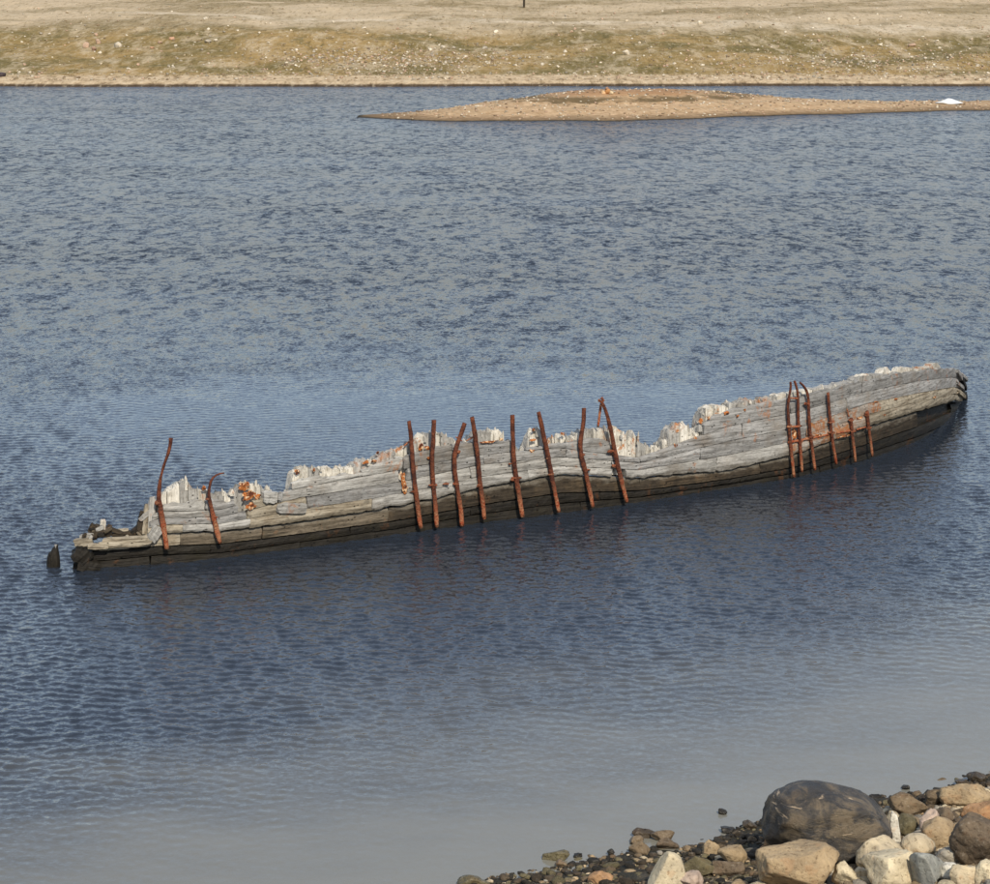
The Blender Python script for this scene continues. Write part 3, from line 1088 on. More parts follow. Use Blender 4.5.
def hull(px, py, off=0.0):
    """the point of the hull face (pushed out by off) seen at a pixel; returns xyz, outward normal, arc length"""
    key = round(off, 4)
    if key not in OFFC:
        P = HC + HN * off
        OFFC[key] = (P, np.arctan2(P[:, 0], P[:, 1]))
    P, A = OFFC[key]
    d = ray(px, py)
    a = math.atan2(d[0], d[1])
    x = np.interp(a, A, P[:, 0])
    y = np.interp(a, A, P[:, 1])
    i = int(np.clip(np.searchsorted(A, a), 0, len(A) - 1))
    t = math.hypot(x, y) / math.hypot(d[0], d[1])
    return np.array([x, y, CH + d[2] * t]), HN[i], HS[i]


def line(pts):
    xs, ys = [p[0] for p in pts], [p[1] for p in pts]
    return lambda x: float(np.interp(x, xs, ys))


XN = (60, 100, 160, 220, 300, 400, 480, 560, 640, 730, 800, 870, 920, 955, 970)
TOP = line([(60, 540), (100, 538), (145, 530), (150, 516), (160, 505), (200, 500), (250, 503), (286, 500), (291, 481), (330, 476), (360, 472), (380, 463), (400, 458),
            (420, 451), (440, 447), (480, 443), (510, 442), (522, 452), (530, 447), (560, 443), (600, 437), (620, 449), (632, 453), (650, 455), (690, 444),
            (697, 440), (704, 426), (712, 417), (722, 412), (736, 408), (760, 404), (800, 396), (830, 390), (855, 383), (870, 380), (895, 374), (920, 371), (952, 368), (961, 371), (970, 380)])


def mk(*v):
    return line(list(zip(XN, v)))


L1 = mk(541, 539, 512, 510, 488, 470, 455, 448, 458, 426, 412, 391, 381, 377, 386)
L2 = mk(543, 541, 518, 517, 498, 482, 465, 457, 463, 441, 427, 403, 393, 387, 392)
L3 = mk(545, 543, 525, 524, 510, 494, 477, 466, 470, 455, 440, 414, 402, 394, 398)
LA = mk(548, 546, 533, 531.5, 522, 506, 488, 474.5, 478, 470, 453, 426, 411, 401, 402)
LB = mk(556, 552, 546, 544, 534, 520, 505, 493, 490.5, 479, 466, 443, 426, 411, 404)
LB2 = mk(564, 561, 555, 553, 542, 528, 514, 503.5, 497, 484, 472, 452, 436, 420, 408)
LW = lambda x: float(np.interp(x, hx, hy)) + 9.0     # a little under the water

wx, wy = HC[465]
WRECK = empty("shipwreck", (wx, wy, 0))
tag(WRECK, "long half sunken wooden shipwreck hull with bleached planks and rusty iron straps", "shipwreck")
WO = np.array([wx, wy, 0.0])


def wpart(name, V, Fc, grain, mat, smooth=False, parent=None):
    o = mesh_obj(name, np.asarray(V) - WO, Fc, mat, WRECK, smooth)
    vec_attr(o, "grain", grain)
    if parent:
        o.parent = parent
    return o


def plank(xa, xb, top, bot, off, th, mat, name="plank", rag_top=0.012, rag_bot=0.010, dx=3.0, rows=4, seed=None, tide=0):
    """one strake plank between two seam lines: a bent board with worn edges and ragged butts"""
    rg = random.Random(seed if seed is not None else int(xa * 7 + off * 1000 + top(xa) * 3))
    n = max(3, int((xb - xa) / dx) + 1)
    sdn = rg.uniform(0, 90)
    V, G, TD = [], [], []
    ring = rows + 4
    pj = [[rg.uniform(-1.0, 1.0) for _ in range(rows)] for _ in range(2)]
    for i in range(n):
        x = xa + (xb - xa) * i / (n - 1)
        ft = []
        for r in range(rows):
            t = r / (rows - 1)
            xx = x + (pj[0][r] if i == 0 else pj[1][r] if i == n - 1 else 0)
            y = bot(xx) + (top(xx) - bot(xx)) * t
            p, nn, s = hull(xx, y, off)
            wear = mnoise.noise(Vector((s * 2.2, t * 1.5 + sdn, sdn))) * 0.014 + mnoise.noise(Vector((s * 7, t * 3, sdn))) * 0.010
            ez = 0.0
            if r == rows - 1:
                ez = rag_top * (mnoise.noise(Vector((s * 3.1, sdn, 1))) + 0.8 * mnoise.noise(Vector((s * 9.0, sdn, 4)))) - 0.012
                wear -= 0.012
            if r == 0:
                ez = rag_bot * (mnoise.noise(Vector((s * 3.3, sdn, 7))) + 0.8 * mnoise.noise(Vector((s * 10.0, sdn, 9)))) + 0.010
                wear -= 0.010
            q = p.copy()
            q[:2] += nn * wear
            q[2] += ez
            ft.append((q, nn, s))
        ring_pts = [q for q, nn, s in ft]
        tq, nn, s = ft[-1]
        bq = ft[0][0]
        b3 = np.append(nn * th, 0)
        hz = tq[2] - bq[2]
        back = [tq - b3 * 0.5 + np.array([0, 0, 0.006]), tq - b3, bq - b3, bq - b3 * 0.5]
        for q in ring_pts + back:
            V.append(q)
            G.append((s, q[2], 0.0))
            tt = (q[2] - bq[2]) / max(0.05, hz)
            TD.append((max(0, 1 - tt) if tide == 1 else 0, tt if tide == 2 else 0, 0))
    Fc = []
    for i in range(n - 1):
        for r in range(ring):
            a, b = i * ring + r, i * ring + (r + 1) % ring
            Fc.append((a, a + ring, b + ring, b))
    Fc.append(tuple(range(ring)))
    Fc.append(tuple(reversed(range((n - 1) * ring, n * ring))))
    o = wpart(name, V, Fc, G, mat)
    if tide:
        vec_attr(o, "tide", TD)
    return o


# strakes: (top line, bottom line, offset, thickness, [(xa, xb, material), ...])
STRAKES = [
    (TOP, L1, -0.030, 0.10, [(158, 204, M_PALE), (206, 234, M_GREY), (292, 362, M_PALE), (362.6, 402, M_PALE), (404, 452, M_GREY), (452.6, 513, M_GREY), (527, 566, M_GREY),
                             (566.6, 615, M_GREY), (704, 790, M_GREY), (790.6, 862, M_GREY), (862.6, 957, M_GREY)]),
    (L1, L2, -0.015, 0.11, [(152, 212, M_PALE), (212.6, 238, M_GREY), (253, 276, M_TAN), (278, 307, M_PALE), (307.6, 398, M_PALE), (408, 484, M_GREY), (484.6, 566, M_GREY),
                            (566.6, 640, M_GREY), (640.6, 742, M_GREY), (742.6, 846, M_GREY), (846.6, 959, M_GREY)]),
    (L2, L3, 0.0, 0.12, [(150, 196, M_GREY), (196.6, 246, M_GREY), (248, 306, M_TAN), (308, 404, M_GREY), (404.6, 470, M_PALE), (470.6, 560, M_PALE), (560.6, 612, M_PALE),
                         (612.6, 700, M_GREY), (700.6, 806, M_GREY), (806.6, 880, M_STAINED), (879.6, 961, M_TAN)]),
    (L3, LA, 0.02, 0.13, [(148, 182, M_TAN), (182.6, 250, M_PALE), (250.6, 372, M_TAN), (372.6, 454, M_PALE), (454.6, 528, M_PALE), (528.6, 612, M_PALE), (626, 716, M_PALE),
                          (716.6, 790, M_PALE), (790.6, 868, M_STAINED), (868.6, 962, M_TAN)]),
    (LA, LB, -0.06, 0.12, [(100, 180, M_TAN), (180.6, 262, M_MUD), (262.6, 388, M_MUD), (388.6, 520, M_BROWN), (520.6, 640, M_BROWN), (640.6, 760, M_BROWN),
                           (760.6, 880, M_BROWN), (880.6, 917, M_BROWN)]),
    (LA, LB, -0.24, 0.12, [(915.6, 965, M_WET)]),
    (LB, LB2, -0.10, 0.12, [(74, 210, M_WET), (210.6, 350, M_WET), (350.6, 470, M_WET), (470.6, 600, M_WET), (600.6, 740, M_WET), (740.6, 850, M_WET), (850.6, 966, M_WET)]),
    (LB2, LW, -0.13, 0.14, [(73, 150, M_WET), (150.6, 300, M_WET), (300.6, 440, M_WET), (440.6, 580, M_WET), (580.6, 700, M_WET), (700.6, 820, M_WET), (820.6, 966, M_WET)]),
]
for ti, (tp, bt, off, th, segs) in enumerate(STRAKES):
    for xa, xb, mt in segs:
        rt = 0.07 if ti == 0 else 0.010
        rb = 0.032 if ti == 3 else 0.010
        plank(xa, xb, tp, bt, off, th, mt, rag_top=rt, rag_bot=rb, tide=1 if ti == 3 else 2 if ti == 4 else 0)

for xa, xb in ((76, 300), (300.3, 520), (520.3, 740), (740.3, 964)):
    plank(xa, xb, LA, LW, -0.27, 0.08, M_WET, name="lining_plank", dx=8, rows=3)
# inner planking seen only from above and from behind
for k, (tp, bt) in enumerate(((lambda x: TOP(x) + 3, L2), (L2, LA), (LA, LW))):
    for xa, xb in ((160, 300), (302, 452), (454, 620), (622, 800), (802, 958)):
        plank(xa, xb, tp, bt, -0.50, 0.09, M_GREY, name="lining_plank", dx=8, rows=3)

PT = [(150, 512), (155, 500), (162, 494), (170, 489), (178, 482), (186, 479), (193, 488), (205, 489), (212, 496), (222, 490), (232, 492), (240, 484), (250, 481), (260, 484), (267, 488),
      (276, 494), (290, 491), (294, 469), (310, 467), (345, 467), (352, 464), (360, 460), (375, 458), (385, 453), (400, 450), (405, 446), (420, 437), (430, 433), (443, 434), (452, 438),
      (460, 443), (470, 440), (478, 431), (502, 430), (505, 441), (514, 441), (519, 449), (525, 448), (529, 436), (533, 427), (540, 429), (545, 439), (560, 437), (563, 432), (570, 439),
      (578, 434), (588, 431), (604, 428), (612, 431), (616, 426), (619, 436), (625, 432), (628, 447), (634, 433), (638, 434), (643, 445), (652, 447), (660, 444), (667, 438), (672, 427),
      (678, 424), (688, 424), (692, 433), (697, 431), (700, 420), (704, 409), (710, 405), (740, 401), (770, 396), (800, 391), (830, 386), (855, 380), (862, 376), (940, 367), (960, 374)]
PTOP = line(PT)


def timber(xa, xb, top, botfn, off, th, mat, name="rib", jag=1.0, seed=0, dx=1.6, layers=4, vert=True):
    """a broken timber: a block whose top is a splintered surface"""
    n = max(4, int((xb - xa) / dx) + 1)
    V, G = [], []
    sdn = seed * 3.7
    for j in range(layers):
        o2 = off - th * j / (layers - 1)
        for i in range(n):
            x = xa + (xb - xa) * i / (n - 1)
            p, nn, s = hull(x, top(x), off)
            pb, _, _ = hull(x, botfn(x), off)
            spk = abs(((s * 6.3 + 0.37 * sdn + 0.6 * mnoise.noise(Vector((s * 3, j, sdn)))) % 1.0) - 0.5) * 2
            z = p[2] + R.uniform(-0.035, 0.02) * jag + jag * (0.10 * (spk - 0.6) * max(0.0, jag - 0.8)) + jag * (0.055 * mnoise.noise(Vector((s * 16, j * 2.7, sdn))) + 0.05 * mnoise.noise(Vector((s * 5, j * 1.1, sdn + 9))))
            if i in (0, n - 1):
                z -= 0.035 * jag
            z -= 0.05 * jag * abs(j - 1) * (0.4 + 0.6 * mnoise.noise(Vector((s * 3, j, sdn))))
            q = np.array([p[0], p[1], z])
            wob = 0.018 * mnoise.noise(Vector((s * 12, z * 2, sdn))) if j == 0 else 0
            q[:2] -= nn * (th * j / (layers - 1) - wob)
            b = np.array([q[0], q[1], pb[2]])
            V += [q, b]
            for v in (q, b):
                G.append((v[2] * 1.5, s * 0.8, th * j) if vert else (s, v[2], th * j))
    Fc = []

    def vi(j, i, b):
        return (j * n + i) * 2 + b
    for j in range(layers - 1):
        for i in range(n - 1):
            Fc.append((vi(j, i, 0), vi(j, i + 1, 0), vi(j + 1, i + 1, 0), vi(j + 1, i, 0)))
        Fc.append((vi(j, 0, 0), vi(j + 1, 0, 0), vi(j + 1, 0, 1), vi(j, 0, 1)))
        Fc.append((vi(j, n - 1, 0), vi(j, n - 1, 1), vi(j + 1, n - 1, 1), vi(j + 1, n - 1, 0)))
    for i in range(n - 1):
        Fc.append((vi(0, i, 0), vi(0, i, 1), vi(0, i + 1, 1), vi(0, i + 1, 0)))
        j = layers - 1
        Fc.append((vi(j, i, 0), vi(j, i + 1, 0), vi(j, i + 1, 1), vi(j, i, 1)))
    return wpart(name, V, Fc, G, mat)


# ribs packed side by side behind the planking, their broken tops showing above it
x, k = 152.0, 0
while x < 775:
    w = R.choice([R.uniform(4, 8), R.uniform(8, 15)])
    if x < 291 < x + w:
        w = 290.5 - x
    jg = 1.5 if (515 < x < 560 or 608 < x < 702) else 0.9 if x < 702 else 0.7
    tl, dn = R.uniform(-0.25, 0.25), R.uniform(-1.2, 2.2)
    timber(x, min(x + w, 776), lambda q, x=x, w=w, tl=tl, dn=dn: PTOP(q) + dn + tl * (q - x - w / 2), lambda q: L3(q) + 6, -0.13 - R.uniform(0, 0.09), 0.32,
           R.choice([M_WHITE, M_WHITE, M_WHITE, M_PALE, M_PALE]), "rib", jg, k, dx=1.1)
    x += w + R.uniform(-0.3, 0.9)
    k += 1
while x < 958:
    w = R.uniform(16, 26)
    timber(x, min(x + w, 959), lambda q: PTOP(q), lambda q: L3(q), -0.14, 0.32, M_WHITE if x < 800 else M_PALE, "rib", 0.6, k, dx=2.5)
    x += w + 0.8
    k += 1
# pale stubs on the right end
for xa, xb, pts in ((860, 871, [(860, 381), (863, 375), (868, 373), (871, 378)]), (880, 892, [(880, 377), (884, 369), (888, 367), (892, 374)]),
                    (899, 912, [(899, 371), (901, 367.5), (911, 367), (912, 370)]), (917, 928, [(917, 370), (922, 367.5), (928, 366)]),
                    (930, 941, [(930, 368), (935, 362.5), (938, 363), (941, 367)])):
    timber(xa, xb, line(pts), lambda q: TOP(q) + 3, -0.16, 0.25, M_WHITE, "timber_stub", 0.5, int(xa), dx=1.2)




def splinter(px, base, top, w, lean, off, mat):
    a, na, _ = hull(px, base, off)
    b, nb, _ = hull(px + lean, top, off)
    sc = math.hypot(a[1], CH) / F
    tx = np.array([-na[1], na[0], 0])
    out = np.array([na[0], na[1], 0])
    V, G = [], []
    for t, k in ((0, 1.0), (0.5, 0.92), (0.8, 0.6), (1.0, 0.12)):
        c = a + (b - a) * t
        for u, v in ((-.5, .35), (.5, .5), (.4, -.5), (-.5, -.4)):
            V.append(c + tx * u * w * k * sc * R.uniform(0.8, 1.15) + out * v * w * k * sc * 1.2)
            G.append((V[-1][2] * 1.5, u * 0.2 + px, v))
    Fc = []
    for j in range(3):
        for i in range(4):
            p, q = j * 4 + i, j * 4 + (i + 1) % 4
            Fc.append((p, q, q + 4, p + 4))
    Fc += [(12, 13, 14, 15), (3, 2, 1, 0)]
    wpart("splinter", V, Fc, G, mat)


for lo_, hi_, cnt in ((155, 232, 16), (236, 290, 8), (292, 400, 14), (402, 460, 12), (476, 503, 6), (515, 562, 14), (562, 612, 10), (612, 702, 34), (702, 770, 10), (800, 945, 14)):
    for _ in range(cnt):
        px = R.uniform(lo_, hi_)
        tp = PTOP(px)
        hh = R.uniform(3, 11)
        splinter(px, tp + hh, tp - R.uniform(-1.5, 4.0), R.uniform(1.6, 4.2), R.uniform(-1.5, 1.5), -0.12 - R.uniform(0, 0.3), R.choice([M_WHITE, M_WHITE, M_PALE]))


# ---- broken left end
def beam(p0, p1, w, h, off, mat, name="broken_timber", seed=0, lift=0.0):
    """a short splintered beam between two photo pixels on the hull face"""
    a, na, _ = hull(p0[0], p0[1], off)
    b, nb, _ = hull(p1[0], p1[1], off)
    a[2] += lift
    d = (b - a)
    L = np.linalg.norm(d)
    d /= L
    side = np.array([na[0], na[1], 0])
    up = np.cross(side, d)
    up /= np.linalg.norm(up)
    if up[2] < 0:
        up = -up
    rg = random.Random(seed + int(p0[0]))
    V, G, Fc, n = [], [], [], 9
    for i in range(n):
        t = i / (n - 1)
        k = 1 - 0.25 * max(0, abs(t - 0.5) - 0.3) / 0.2 * rg.uniform(0.3, 1.2)
        for (u, v) in ((-.5, -.5), (0, -.56), (.5, -.5), (.55, 0), (.5, .5), (0, .56), (-.5, .5), (-.55, 0)):
            jx = rg.uniform(-0.05, 0.05) * L if i in (0, n - 1) else 0
            q = a + d * (t * L + jx) + side * u * w * k * rg.uniform(0.9, 1.08) + up * v * h * k * rg.uniform(0.88, 1.1)
            V.append(q)
            G.append((t * L, v * h * 1.2 + seed, u * w * 1.2))
    for i in range(n - 1):
        for r in range(8):
            p, q = i * 8 + r, i * 8 + (r + 1) % 8
            Fc.append((p, p + 8, q + 8, q))
    Fc.append(tuple(range(8)))
    Fc.append(tuple(reversed(range((n - 1) * 8, n * 8))))
    return wpart(name, V, Fc, G, mat)


for i, (p0, p1, w, h, off, mt) in enumerate([
    ((74, 551), (90, 560), 0.30, 0.36, -0.02, M_WET), ((78, 564), (100, 567), 0.34, 0.24, -0.04, M_WET), ((74, 543), (93, 541), 0.22, 0.16, -0.10, M_TAN),
    ((80, 538), (94, 535), 0.18, 0.13, -0.25, M_PALE), ((92, 534), (112, 532), 0.24, 0.16, -0.30, M_BROWN), ((87, 546.5), (108, 546), 0.14, 0.12, 0.05, M_TAN),
    ((104, 541), (152, 538), 0.20, 0.13, -0.02, M_TAN), ((100, 545), (150, 542.5), 0.10, 0.14, 0.04, M_TAN), ((90, 532), (94, 524), 0.12, 0.12, -0.3, M_BROWN),
    ((97, 536), (99, 525), 0.16, 0.16, -0.28, M_BROWN), ((102.5, 534), (103, 519.5), 0.13, 0.12, -0.30, M_WHITE), ((107, 535), (110, 525), 0.12, 0.12, -0.30, M_BROWN),
    ((96, 530), (103, 526), 0.15, 0.10, -0.26, M_PALE), ((112, 535), (140, 532), 0.20, 0.10, -0.30, M_BROWN), ((116, 531), (128, 530), 0.12, 0.08, -0.38, M_TAN),
    ((138, 536), (143, 512), 0.12, 0.14, -0.20, M_BROWN), ((144, 536), (147, 505), 0.14, 0.13, -0.18, M_TAN), ((150, 530), (152, 498), 0.16, 0.14, -0.16, M_PALE),
    ((140, 520), (152, 509), 0.12, 0.10, -0.14, M_PALE), ((150, 540), (159, 526), 0.20, 0.24, -0.02, M_PALE), ((76, 557), (84, 549), 0.2, 0.3, -0.3, M_WET),
    ((85, 570), (86, 545), 0.25, 0.2, -0.25, M_WET), ((108, 528), (122, 533), 0.12, 0.09, -0.24, M_BROWN), ((131, 533), (141, 524), 0.10, 0.09, -0.24, M_WET),
    # block of rotten timber half way along the gap
    ((277, 508), (305, 508), 0.20, 0.22, 0.0, M_PALE), ((262, 497), (276, 497), 0.2, 0.26, -0.05, M_PALE), ((279, 500), (281, 492), 0.1, 0.1, -0.02, M_GREY),
]):
    beam(p0, p1, w, h, off, mt, seed=i)


# crumbled splinters heaped on the low left end
for i in range(34):
    px = R.uniform(84, 150)
    y0 = 541 - 6 * R.random() - (8 * R.random() if 92 < px < 112 or px > 132 else 0)
    beam((px, y0), (px + R.uniform(-7, 8), y0 - R.uniform(-2, 6)), R.uniform(0.05, 0.13), R.uniform(0.05, 0.12), -R.uniform(0.05, 0.45),
         R.choice([M_BROWN, M_BROWN, M_MUD, M_WET, M_TAN, M_PALE]), "splinter", seed=200 + i)


# ---- iron straps
def strap(pts, widths, off=0.075, th=0.045, name="iron_strap", lean=0.0):
    """a flat bent iron bar following photo pixels down the hull face; above the hull it stands free"""
    pts = np.array(pts, float)
    L = np.concatenate([[0], np.cumsum(np.hypot(*np.diff(pts, axis=0).T))])
    n = max(8, int(L[-1] / 4))
    t = np.linspace(0, L[-1], n)
    xs, ys = np.interp(t, L, pts[:, 0]), np.interp(t, L, pts[:, 1])
    for _ in range(2):
        xs[1:-1] = (xs[:-2] + 2 * xs[1:-1] + xs[2:]) / 4
        ys[1:-1] = (ys[:-2] + 2 * ys[1:-1] + ys[2:]) / 4
    ws = np.interp(t / L[-1], np.linspace(0, 1, len(widths)), widths)
    V, G, Fc = [], [], []
    C = []
    for x, y in zip(xs, ys):
        p, nn, s = hull(x, y, off)
        C.append((p, nn))
    zb = C[-1][0][2]
    for i, (p, nn) in enumerate(C):
        a = C[max(0, i - 1)][0]
        b = C[min(n - 1, i + 1)][0]
        d = b - a
        d /= np.linalg.norm(d)
        out = np.array([nn[0], nn[1], 0])
        side = np.cross(d, out)
        side /= np.linalg.norm(side)
        sc = math.hypot(p[1], CH - p[2]) / F
        w = 0.82 * ws[i] * sc * R.uniform(0.93, 1.07)
        for (u, v) in ((-.42, -.5), (-.5, 0), (-.35, .55), (0, .75), (.35, .55), (.5, 0), (.42, -.5), (0, -.5)):
            q = (p + side * u * w * R.uniform(0.86, 1.14) + out * v * max(th, w * 0.45) * R.uniform(0.85, 1.15))
            V.append(q)
            G.append((max(0, p[2] - zb) * 0.55 if zb > 0.2 else max(0, p[2]) * 0.62, u, v))
    for i in range(n - 1):
        for r in range(8):
            a, b = i * 8 + r, i * 8 + (r + 1) % 8
            Fc.append((a, b, b + 8, a + 8))
    Fc.append(tuple(reversed(range(8))))
    Fc.append(tuple(range((n - 1) * 8, n * 8)))
    return wpart(name, V, Fc, G, M_IRON, True)


def lump(px, py, w, h, off=0.06, d=0.12, mat=None, name="rust_lump", parent=None, seed=0, rough=0.16):
    p, nn, s = hull(px, py, off)
    sc = math.hypot(p[1], CH - p[2]) / F
    V, Fc = rock_shape(4000 + int(px * 3 + py) + seed, 3, 9, 0.4, 0.8, rough)
    tx = np.array([-nn[1], nn[0], 0])
    out = np.array([nn[0], nn[1], 0])
    kk = 0.8 if name == "bolt" else 1.0
    P = p + V[:, :1] * tx * kk * w * sc / 2 + V[:, 1:2] * out * kk * d / 2 + V[:, 2:] * np.array([0, 0, 1]) * kk * h * sc / 2
    return wpart(name, P, Fc, [(0.4, 0, 0)] * len(P), mat or M_RUST, False, parent)


S_ = [
    ([(171, 438), (170.5, 447), (164, 465), (160, 480), (158.5, 497), (161, 512), (164, 530), (167, 549)], (5.0, 3.6, 3.2, 5.5, 7, 7, 6), [(157, 503, 6, 7), (160, 512, 5, 6)]),
    ([(224, 473), (217, 473.5), (211.5, 478), (209, 488), (208.7, 497), (212, 511), (216, 527), (220, 543)], (1.6, 2.6, 3.6, 4.5, 6, 6.5, 5.5), [(208, 499, 7, 4), (215, 517, 7, 4)]),
    ([(409, 421), (411, 435), (412.5, 460), (415, 485), (418, 508), (421, 528)], (5, 6, 6, 6, 6.5, 5.5), [(413, 492, 9, 3)]),
    ([(434, 420), (433.5, 440), (432, 460), (433, 482), (435.5, 505), (437, 527)], (6, 6, 6, 6, 6, 5.5), [(433, 485, 14, 4), (446, 484, 10, 3)]),
    ([(465, 423), (460, 437), (454.5, 453), (454.5, 470), (458, 492), (461, 510), (462, 526)], (6, 6, 6, 6, 6, 6), [(458, 452, 7, 5), (456, 484, 9, 4)]),
    ([(472, 417), (475, 435), (478, 458), (480, 482), (482.5, 500), (484.5, 519)], (5.5, 6, 6, 6, 6, 5), [(479, 485, 8, 5)]),
    ([(512.5, 415), (513, 440), (514, 462), (517, 482), (520, 500), (522.5, 517)], (5.5, 6, 6, 6.5, 6, 5.5), [(510, 464, 4, 3), (517, 478, 15, 4), (512, 480, 6, 5)]),
    ([(538.5, 412), (543, 432), (548, 455), (552, 478), (556, 497), (559, 512)], (5, 6, 6, 6, 5.5, 4.5), [(548, 458, 8, 3), (551, 474, 10, 4)]),
    ([(584, 408), (583.5, 425), (580, 443), (581, 455), (586, 473), (590, 492), (593, 507)], (5.5, 5.5, 6.5, 6, 6, 6, 5), [(582, 455, 9, 4), (587, 470, 11, 4)]),
    ([(601, 401), (606, 410), (611, 430), (615, 452), (620, 475), (627, 502)], (4, 5.5, 6, 6.5, 6, 4.5), [(612, 451, 15, 4), (614, 466, 7, 5)]),
    ([(790.5, 382), (791.5, 388), (788.5, 397), (788, 412), (790, 438), (792, 458), (794, 477)], (2.4, 3, 4.2, 4.4, 4.6, 4.4, 3.6), [(789, 426, 10, 4)]),
    ([(794.5, 381), (797.5, 388), (798, 398), (798.5, 425), (800.5, 448), (802, 472)], (2.4, 3.2, 4.2, 4.4, 4.4, 3.6), [(799, 426, 9, 3.5), (800, 441, 10, 4)]),
    ([(800, 382.5), (805.5, 387), (808.5, 395), (808.5, 408), (810, 432), (812.5, 450), (815, 470)], (2.4, 3.4, 4.2, 4.4, 4.4, 4.2, 3.6), [(807, 404, 9, 4), (811, 437, 12, 4)]),
    ([(828, 392.5), (829, 408), (830.5, 424), (832.5, 440), (834.5, 453), (836.5, 464)], (3.6, 4.4, 4.4, 4.4, 4, 3.4), [(831, 422, 12, 4), (832, 433, 14, 5)]),
    ([(851, 418), (851.5, 428), (853, 440), (854.5, 452), (855.5, 462)], (5, 4.6, 4.4, 4, 3.2), [(851, 420, 9, 5), (853, 431, 12, 4)]),
    ([(867, 411), (868, 420), (869.5, 433), (871, 445), (872.5, 456)], (5.5, 5, 4.6, 4.2, 3.4), [(867, 414, 8, 7), (869, 428, 12, 3)]),
]
for pts, wd, lumps in S_:
    st = strap(pts, wd)
    for (a, b, w, h) in lumps:
        lump(a, b, w, h, 0.07, 0.14, M_IRON, "bolt", st)
# brace and eye at the head of the last strap of the middle row
br = strap([(601, 404), (600, 412), (598, 427)], (3, 3, 2.4), off=-0.10, th=0.04, name="brace")
for a, b in ((599.5, 400.5), (601.5, 398.5), (603.5, 400.5), (602, 403.5)):
    lump(a, b, 3.2, 3.4, 0.05, 0.08, M_IRON, "eye_ring", br)
strap([(789, 398), (798, 398.5)], (2, 2), off=0.08, th=0.03, name="tie_bar")
strap([(787, 427), (800, 426.5)], (2.6, 2.6), off=0.10, th=0.03, name="tie_bar")
strap([(788, 442.5), (812, 438)], (3.2, 3.2), off=0.05, th=0.03, name="tie_bar")
strap([(813, 438), (829, 434.5)], (2.6, 2.0), off=0.035, th=0.02, name="tie_bar")
strap([(837, 433), (851, 430.5)], (2.2, 2.8), off=0.035, th=0.02, name="tie_bar")
strap([(857, 429.5), (866, 427)], (2.4, 1.6), off=0.035, th=0.02, name="tie_bar")
strap([(404, 446), (409, 441.5), (413, 440)], (1.6, 1.8, 1.4), off=-0.1, th=0.03, name="bent_spike")
strap([(456, 437), (462, 441)], (1.6, 1.4), off=-0.1, th=0.03, name="bent_spike")
strap([(466, 441), (473, 437)], (1.6, 1.4), off=-0.1, th=0.03, name="bent_spike")
strap([(847, 409), (849, 417)], (1.4, 1.8), off=0.05, th=0.03, name="bent_spike")
# rust on the timbers
for a, b, w, h, o_ in ((403.5, 481, 7, 21, 0.04), (405, 490, 7, 9, 0.05), (244, 487, 12, 10, -0.08), (249, 495, 15, 11, -0.03), (251, 506, 13, 8, 0.03), (258, 497, 7, 7, -0.05), (204, 488, 5, 6, -0.1),
                       (297, 472, 7, 6, -0.1), (314, 470, 3, 5, -0.1), (366, 462, 8, 4, -0.1), (374, 461, 6, 4, -0.1), (378, 453, 4, 4, -0.12), (421, 447, 6, 8, -0.1), (427, 448, 8, 5, -0.08),
                       (430, 458, 9, 3, 0.01), (489, 442, 24, 2.2, 0.0), (501, 440, 4, 4, -0.1), (533, 440, 9, 3, -0.1), (534, 430, 5, 4, -0.12), (532, 451, 7, 4, -0.02), (563, 434, 5, 4, -0.1),
                       (675, 447, 5, 8, -0.05), (701, 421, 6, 6, -0.1), (709, 418, 4, 4, -0.03), (727, 413, 7, 4, 0.0), (738, 416, 4, 3, 0.01), (745, 410, 3, 3, -0.01), (794, 434, 8, 14, 0.0), (695, 438, 4, 4, -0.05),
                       (860, 418, 16, 3, 0.0), (845, 436, 26, 2.5, 0.02), (876, 402, 8, 2, 0.0), (896, 399, 10, 2, 0.0), (935, 397, 14, 3, 0.0), (884, 415, 9, 2, 0.02), (820, 435, 20, 3, 0.02)):
    lump(a, b, w, h, o_, 0.07, M_RUST, "rust_patch", rough=0.5)

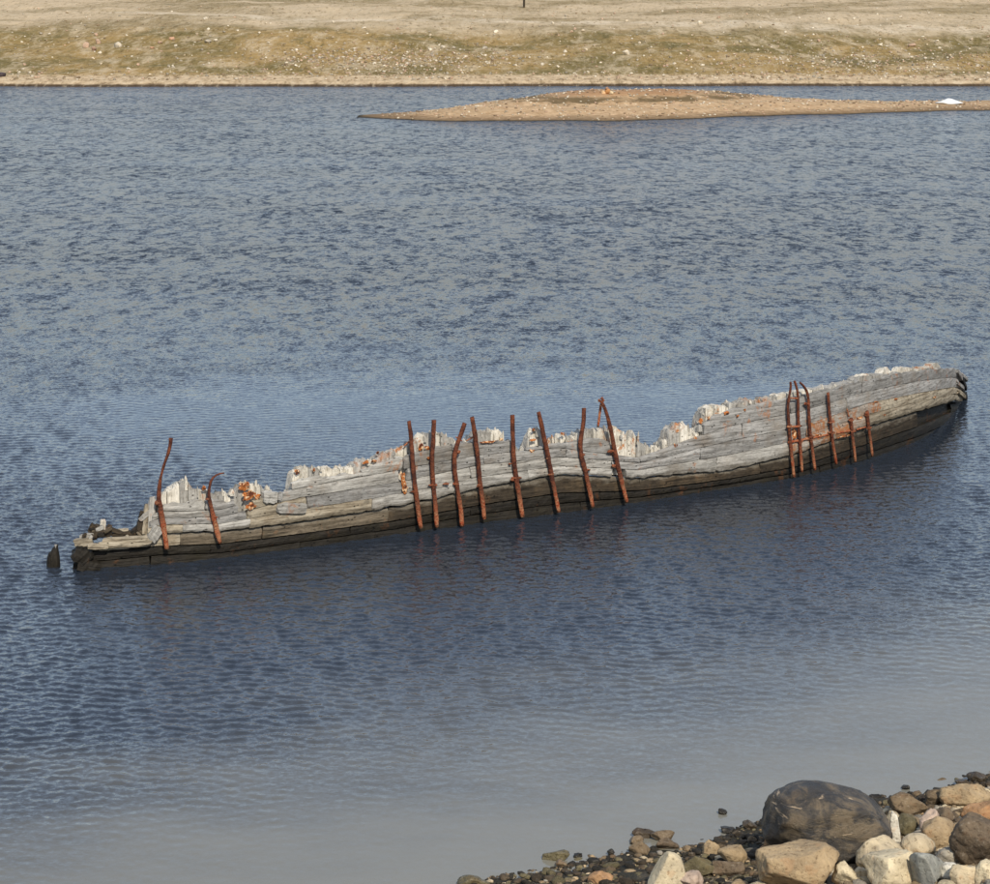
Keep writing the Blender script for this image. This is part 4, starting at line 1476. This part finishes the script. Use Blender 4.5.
# ---- torn end of the hull on the right
for i, (p0, p1, w, h, off, mt) in enumerate([((962, 378), (966, 398), 0.12, 0.10, -0.3, M_BROWN), ((958, 374), (964, 381), 0.3, 0.10, -0.2, M_GREY),
                                             ((964, 392), (967, 404), 0.3, 0.14, -0.25, M_WET), ((960, 378), (964.5, 390), 0.2, 0.12, -0.14, M_WET),
                                             ((960, 389), (965.5, 401), 0.2, 0.12, -0.12, M_WET), ((946, 409), (966, 407), 0.34, 0.34, -0.28, M_WET), ((956, 371), (960, 379), 0.2, 0.12, -0.03, M_GREY),
                                             ((957, 392), (963, 397), 0.2, 0.12, 0.0, M_TAN), ((956, 383), (962, 388), 0.16, 0.10, -0.02, M_GREY)]):
    beam(p0, p1, w, h, off, mt, seed=60 + i)


# ------------------------------------------------------------------ stump left of the wreck
def build_stump():
    x, y = at(53, 567)
    s = math.hypot(y, CH) / F
    V, Fc, G = [], [], []
    n, prof = 14, [(-8, 7.0), (0, 7.0), (5, 6.8), (10, 6.2), (14, 5.0), (17, 3.8), (19.5, 3.0), (21, 2.2)]
    for k, (h, r) in enumerate(prof):
        for i in range(n):
            a = 2 * math.pi * i / n
            rr = r * s * (1 + 0.13 * mnoise.noise(Vector((math.cos(a) * 1.5, math.sin(a) * 1.5, k * 0.6))))
            tip = (1.5 * math.cos(a) + 0.9 * mnoise.noise(Vector((a * 2, k, 3)))) * s * (1 if k > 4 else 0.2)
            V.append((rr * math.cos(a) + (1.4 * s * max(0, k - 3) * 0.5), rr * math.sin(a) * 0.8, h * s + tip))
            G.append((h * s, a * 0.12, 0))
    for k in range(len(prof) - 1):
        for i in range(n):
            a, b = k * n + i, k * n + (i + 1) % n
            Fc.append((a, b, b + n, a + n))
    Fc.append(tuple(range((len(prof) - 1) * n, len(prof) * n)))
    e = empty("wooden_stump", (x, y + 0.1, 0))
    tag(e, "dark broken wooden stump poking out of the water left of the wreck", "stump")
    o = mesh_obj("shaft", V, Fc, M_WET, e, True)
    vec_attr(o, "grain", G)
    # pale splintered tip
    Vt, Ft = rock_shape(77, 2, 9, 0.4, 0.8, 0.1)
    t = mesh_obj("splintered_tip", Vt * np.array([1.8, 2.2, 3.0]) * s, Ft, M_PALE, e, False, (2.8 * s, -0.6 * s, 19.5 * s))
    vec_attr(t, "grain", Vt * 0.05)


build_stump()
